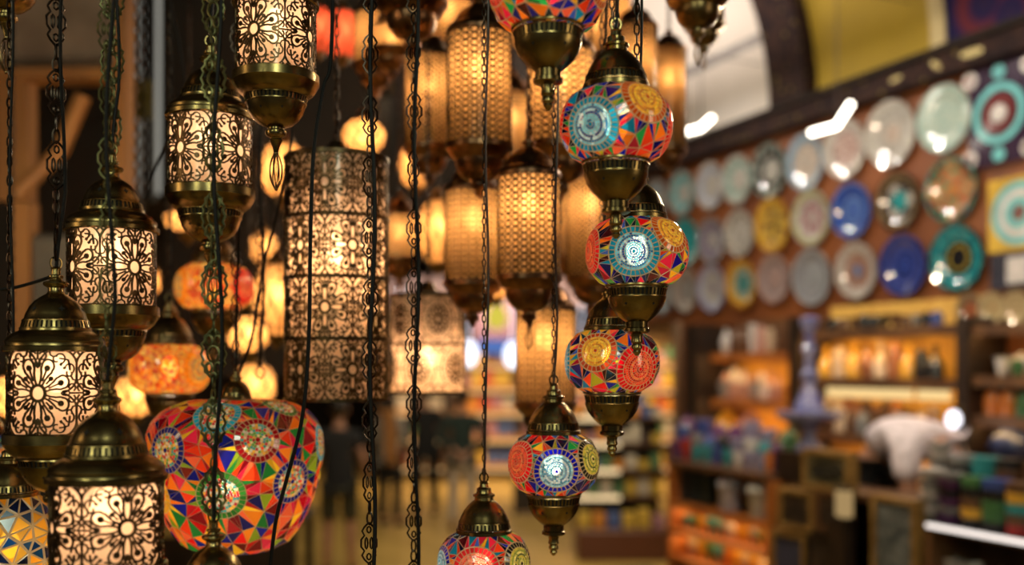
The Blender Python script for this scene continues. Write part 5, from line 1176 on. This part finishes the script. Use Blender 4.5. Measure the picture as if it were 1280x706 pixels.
# person bending over behind the counter
th, zh, Yh = onw(1086, 578, .57)
root = thing('person', 'person in white shirt and black trousers bending far over behind the counter', 'person', wp(th, .57, .42)); root.rotation_euler = (0, 0, atan2(-WD.y, -WD.x) - pi / 2 + .06)
dz = zh - .42; q = dz / .95
NB = dict(pelvis=((0, 0, dz), (.14, .12)), spine=((0, .14, dz + .15), (.10, .09)), chest=((0, .29, dz + .18), (.12, .09)), nb=((0, .43, dz + .15), (.075, .065)), neck=((0, .475, dz + .09), .055), jaw=((0, .51, dz + .02), (.062, .075)), head=((0, .56, dz - .03), (.074, .09)), crown=((0, .60, dz - .08), .055), nose=((0, .49, dz - .06), .013),
    sl=((-.16, .37, dz + .11), .05), sr=((.16, .37, dz + .11), .05), el=((-.175, .36, dz - .13), .044), er=((.175, .40, dz - .13), .044), wl=((-.17, .20, dz - .25), .029), wr=((.17, .38, dz - .32), .029),
    hl=((-.095, 0, dz - .07), .095), hr=((.095, 0, dz - .07), .095), kl=((-.11, .06, .50 * q), .06), kr=((.11, .06, .50 * q), .06), ll=((-.115, .02, .33), .056), lr=((.115, .02, .33), .056), al=((-.12, -.02, .09), .04), ar=((.12, -.02, .09), .04), tl=((-.13, .13, .035), .036), tr=((.13, .13, .035), .036))
E = list(BE); hand(NB, E, 'wl', NB['wl'][0], (0, -.2, -1), (1, 0, 0), 'L'); hand(NB, E, 'wr', NB['wr'][0], (0, .1, -1), (1, 0, 0), 'R'); skin('body', NB, E, SKINM, root)
C_ = {'p': ((0, .07, dz + .07), (.17, .14)), 'spine': ((0, .14, dz + .15), (.185, .15)), 'chest': ((0, .29, dz + .18), (.215, .165)), 'nb': ((0, .42, dz + .13), (.165, .13)), 'col': ((0, .47, dz + .09), (.08, .08))}
for q, x in (('l', -1), ('r', 1)): C_['s' + q] = ((x * .17, .37, dz + .11), .085); C_['m' + q] = (tuple(Vector(NB['s' + q][0]).lerp(Vector(NB['e' + q][0]), .7)), .062)
skin('shirt', C_, [('p', 'spine'), ('spine', 'chest'), ('chest', 'nb'), ('nb', 'col'), ('chest', 'sl'), ('chest', 'sr'), ('sl', 'ml'), ('sr', 'mr')], WHT, root)
T = {'p': ((0, -.04, dz + .0), (.175, .155)), 'hl': grow(NB['hl'], .02), 'hr': grow(NB['hr'], .02), 'kl': grow(NB['kl'], .02), 'kr': grow(NB['kr'], .02), 'al': ((-.12, -.02, .11), .06), 'ar': ((.12, -.02, .11), .06)}
skin('trousers', T, [('p', 'hl'), ('p', 'hr'), ('hl', 'kl'), ('hr', 'kr'), ('kl', 'al'), ('kr', 'ar')], BLK, root)
mb = MB(); mb.ball((0, .585, dz - .02), .1, sq=(.88, 1, .98)); mb.build('hair', HAIRM, root)
mb = MB(); mb.ball((-.165, -.02, dz - .04), .024, sq=(.5, 1, 1)); mb.build('trouser_badge', pbr('silver_badge', (.45, .55, .65), rough=.3), root)

# ------------------------------------------------------------------ far hall: shops behind the lanterns
def yb(name, x0, x1, y0, y1, Y, dep, m, label=None, cat=None, kind=None, group=None, bev=0):
    a = at(x0, y1, Y); b = at(x1, y0, Y); mb = MB(); mb.box((a.x + b.x) / 2, Y + dep / 2, (a.z + b.z) / 2, b.x - a.x, dep, b.z - a.z, bev=bev); o = mb.build(name, m, smooth=False); return tag(o, label, cat, group, kind)
FARW = pbr('far_shop_wall', (.45, .26, .10), (.30, .16, .06), rough=.7, scale=3)
YS = 17.5
yb('wall_shop_back', 470, 900, 395, 640, 19.0, .2, FARW, kind='structure')
for i, x in enumerate((478, 560, 668, 760, 850)):
    yb('shop_column', x - 6, x + 6, 330, 608, YS, .5, WOODD, 'dark upright column of the far shop front, %s from left' % ORD[i], 'column')
yb('shop_fascia', 470, 880, 345, 384, YS - .45, .4, pbr('purple_fascia', (.055, .035, .06), rough=.7), 'dark purple fascia along the top of the far shop fronts', 'sign')
yb('arch_panel', 592, 656, 380, 425, YS - .55, .1, pbr('purple_arch_panel', (.10, .05, .10), rough=.7), 'purple arched panel behind the yellow drop light', 'panel')
yb('blue_sign', 596, 652, 424, 442, YS - .55, .1, emis('blue_sign_glow', (.10, .20, .55), .9), 'blue lit sign under the purple arch panel', 'sign')
mb = MB(); c = at(621, 392, YS - 1.1); pr = [(0, -.26), (.10, -.23), (.17, -.14), (.18, -.04), (.13, .07), (.06, .18), (0, .27)]; mb.lathe(pr, 24); mb.tube([Vector((0, 0, .26)), Vector((0, 0, 4.25 - c.z))], .01, 6, m=1); o = mb.build('drop_light', [emis('yellow_drop_glow', (.95, .80, .10), .75), CORD], loc=c); tag(o, 'yellow drop shaped light in the far shop', 'light')
WG = emis('white_shop_light', (.85, .88, 1.0), 2.4)
for i, (x, y, h) in enumerate(((586, 442, 30), (641, 444, 30), (500, 430, 10), (727, 440, 10))):
    c = at(x, y, YS - .95); hh = h / F * YS / 2; mb = MB(); mb.lathe([(0, -hh), (.06, -hh * .9), (.12, -hh * .5), (.14, 0), (.12, hh * .6), (.05, hh), (0, hh)], 20); mb.tube([(0, 0, hh * .95), (0, 0, 4.25 - c.z)], .008, 6)
    tag(mb.build('shop_lamp', WG, loc=c), 'white lamp glowing in the far shop, ' + ['left of the yellow drop', 'right of the yellow drop', 'behind the short cylinder pendant', 'behind the lower mosaic globes'][i], 'lamp')
SH = pbr('far_shelf_board', (.55, .24, .06), rough=.5)
pal = [((.75, .30, .05), 'orange'), ((.70, .62, .50), 'cream'), ((.60, .10, .06), 'red'), ((.10, .16, .40), 'blue'), ((.75, .50, .08), 'yellow'), ((.12, .25, .12), 'green'), ((.5, .25, .30), 'pink'), ((.08, .05, .04), 'brown')]
PB = [(pbr('packet_' + n, c, rough=.4, scale=6), n) for c, n in pal]
bx = MB(); bx.box(0, 0, .5, 1, 1, 1, bev=.04); boxmesh = {n: bx.mesh('packet', m, smooth=False) for m, n in PB}
for j, y in enumerate((452, 482, 512, 545, 580)):
    yb('shop_shelf', 482, 850, y, y + 5, YS + .3, .9, SH, 'far shop shelf board, %s from top' % ORD[j], 'shelf')
    led_y = None; cc = {}
    a = at(482, y + 8, YS + .34); b = at(850, y + 6, YS + .34); mb = MB(); mb.box((a.x + b.x) / 2, a.y + .03, (a.z + b.z) / 2, b.x - a.x, .03, .05); tag(mb.build('shelf_light_strip', emis('far_shelf_led', (1.0, .62, .26), 1.0), smooth=False), 'warm light strip under far shop shelf, %s from top' % ORD[j], 'light')
    px = 486
    while px < 846:
        w = R.uniform(9, 18); h = R.uniform(12, 24); m, n = PB[R.randrange(len(PB))]; p = at(px + w / 2, y, YS + .62); p2 = at(px + w / 2, y, YS + .3)
        if not any(abs(px + w / 2 - cx) < w / 2 + 8 for cx in ()):
            o = put('goods_box', boxmesh[n], None, (p.x, YS + .62, p2.z), 0); o.scale = (w * .92 / F * YS, .35, h / F * YS); tag(o, 'blurred %s packet on the far shop shelves' % n, 'box', 'blurred %s packets on the far shop shelves' % n)
        px += w
for x, pw_ in ((520, 75), (620, 85), (720, 85), (810, 95)):
    p = at(x, 400, 16.2); area('far_shop_light', (p.x, 16.2, 3.3), (math.radians(50), 0, 0), 1.2, .3, pw_, (1.0, .70, .38))
# market stall in the middle distance with lit shelves
def stall(x0, x1, Y, label):
    a = at(x0, 700, Y); b = at(x1, 700, Y); root = thing('market_stall', label, 'stall', ((a.x + b.x) / 2, Y + .4, 0)); w = b.x - a.x
    mb = MB(); mb.box(0, 0, .16, w, .8, .32, bev=.02); mb.build('base_box', pbr('reddish_base', (.14, .045, .022), rough=.4), root, smooth=False)
    mb = MB(); mb.box(0, .30, .95, w, .04, 1.3); mb.build('back_board', WOODD, root, smooth=False)
    for k, z in enumerate((.62, .90, 1.18, 1.46)):
        mb = MB(); mb.box(0, .10 + .02 * k, z, w, .36, .03); mb.build('shelf', WOOD, root, smooth=False)
        mb = MB(); mb.box(-w * .24, -.10 + .02 * k, z + .0, w * .48, .02, .045); mb.build('light_strip', emis('stall_led', (1.0, .72, .38), 1.3), root, smooth=False)
    return root, (a.x + b.x) / 2, w
st, sx, sw = stall(722, 836, 10.3, 'market stall with reddish base and lit shelves, right of the lowest complete globe')
for z, k in ((.32, 6), (.635, 7), (.915, 7), (1.195, 8), (1.475, 8)):
    cc = {}
    for i in range(k):
        m, n = PB[[1, 3, 0, 1, 6, 5, 4, 7][R.randrange(8)]]; o = put('goods_box', boxmesh[n], None, (sx - sw / 2 + sw * (i + .5) / k, 10.3 + (.5 if z > .5 else .2), z + .001), 0); o.scale = (sw / k * .8, .16, R.uniform(.08, .2)); cc[n] = cc.get(n, 0) + 1
        tag(o, 'small %s box on the lit market stall' % n, 'box', 'small %s boxes on the lit market stall' % n)
p = at(775, 600, 9.9); area('stall_light', (sx, 9.6, 2.6), (math.radians(35), 0, 0), .6, .2, 14, (1.0, .82, .55))
# picture-like book panels leaning on the stall
# goods table between stall and pottery shop
def table(x0, x1, ytop, Y, label, m):
    a = at(x0, ytop, Y); b = at(x1, ytop, Y); root = thing('market_table', label, 'table', ((a.x + b.x) / 2, Y + .3, 0)); w = b.x - a.x; z = a.z
    mb = MB(); mb.box(0, 0, z - .02, w, .6, .04, bev=.01); mb.build('table_top', m, root, smooth=False)
    for sx_ in (-1, 1):
        for sy in (-1, 1): mb = MB(); mb.box(sx_ * (w / 2 - .04), sy * .25, (z - .04) / 2, .05, .05, z - .04); mb.build('leg', m, root, smooth=False)
    mb = MB(); mb.box(0, -.28, z * .5, w - .1, .02, z * .8); mb.build('front_panel', WOODD, root, smooth=False)
    return root, z
tb_, tz = table(640, 720, 600, 13.5, 'dark goods table in the hall, seen below the lowest complete mosaic globe', WOODD)
for i in range(7):
    m, n = PB[[2, 4, 0, 3, 5, 1, 6][i]]; p = at(648 + i * 10.5, 600, 13.8); o = put('goods_box', boxmesh[n], None, (p.x, 13.8, tz + .001), R.uniform(-.2, .2)); o.scale = (.09, .14, R.uniform(.12, .35)); tag(o, '%s packet on the dark goods table in the hall' % n, 'box')
# left counter in the hall beneath the vase lamp
tb2, tz2 = table(180, 372, 650, 6.2, 'low dark table in the hall, beneath the mosaic vase lamp', WOODD)
for i, (px, cn, kd, s_) in enumerate(((300, 'black', 'jar', .22), (330, 'white', 'bowl', .16), (365, 'white', 'jar', .14), (268, 'grey', 'bowl', .14), (230, 'black', 'jar', .2))):
    p = at(px, 650, 6.45); o = put('lidded_jar' if kd == 'jar' else 'ceramic_bowl', pot_mesh(kd, *COLN[cn]), None, (p.x, 6.45, tz2), 0); o.scale = (s_, s_, s_ * (1.1 if kd == 'jar' else .6)); tag(o, '%s %s on the low dark table, %s from right' % (cn, kd, ['third', 'second', 'first', 'fourth', 'fifth'][i]), 'pottery')

# ------------------------------------------------------------------ left: old timber stall behind the fretwork lanterns
TIMB = pbr('old_orange_timber', (.42, .19, .05), (.24, .10, .03), rough=.6, scale=5, stretch=(1, 1, .2)); CANV = pbr('mottled_canvas', (.30, .22, .16), (.17, .115, .08), rough=.85, scale=5, bump=.4); GRYC = pbr('grey_dust_cloth', (.16, .145, .12), (.10, .09, .075), rough=.9, scale=4)
yb('stall_canopy', -60, 146, -40, 82, 3.7, .10, CANV, 'mottled brown canvas canopy over the timber stall, top left', 'canopy', bev=.03)
yb('timber_beam', -60, 150, 84, 98, 3.62, .10, TIMB, 'horizontal timber beam under the canvas canopy', 'beam')
yb('timber_post', -4, 34, 98, 250, 3.64, .08, TIMB, 'wide orange timber post at far left above the crossbar', 'post')
yb('timber_post', 142, 157, -60, 330, 3.60, .10, TIMB, 'narrow orange timber post right of the canvas canopy', 'post')
yb('timber_post', 16, 36, 252, 560, 3.60, .08, TIMB, 'lower timber post behind the lowest left lantern', 'post')
mb = MB(); mb.tube([at(22, 242, 3.56), at(76, 188, 3.56), at(104, 120, 3.56)], .028, 6); tag(mb.build('timber_brace', TIMB), 'slanting timber brace between post and dark opening', 'beam')
yb('dust_cloth', 35, 98, 292, 402, 3.62, .05, GRYC, 'grey cloth hung beside the lower timber post', 'cloth', bev=.02)
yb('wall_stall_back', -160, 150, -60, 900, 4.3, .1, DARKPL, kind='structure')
WINM = emis('window_daylight', (.60, .58, .50), .55)
yb('window_1', 154, 212, -60, 240, 5.6, .06, WINM, kind='structure')
for i, (x, w) in enumerate(((174, 3), (186, 10), (205, 8))): yb('window_bar', x - w / 2, x + w / 2, -60, 250, 5.3, .05, WOODD, 'dark upright bar in front of the tall lit window, %s from left' % ORD[i], 'bar')
mb = MB(); 
for i in range(5): yb('yellow_banner', 160 + (i % 2) * 6, 187, 100 + i * 12, 111 + i * 12, 5.27, .03, pbr('yellow_cloth', (.45, .34, .02), rough=.8), 'yellow cloth strip hanging in front of the lit window', 'cloth', group='yellow cloth strips at the lit window') if i < 4 else None
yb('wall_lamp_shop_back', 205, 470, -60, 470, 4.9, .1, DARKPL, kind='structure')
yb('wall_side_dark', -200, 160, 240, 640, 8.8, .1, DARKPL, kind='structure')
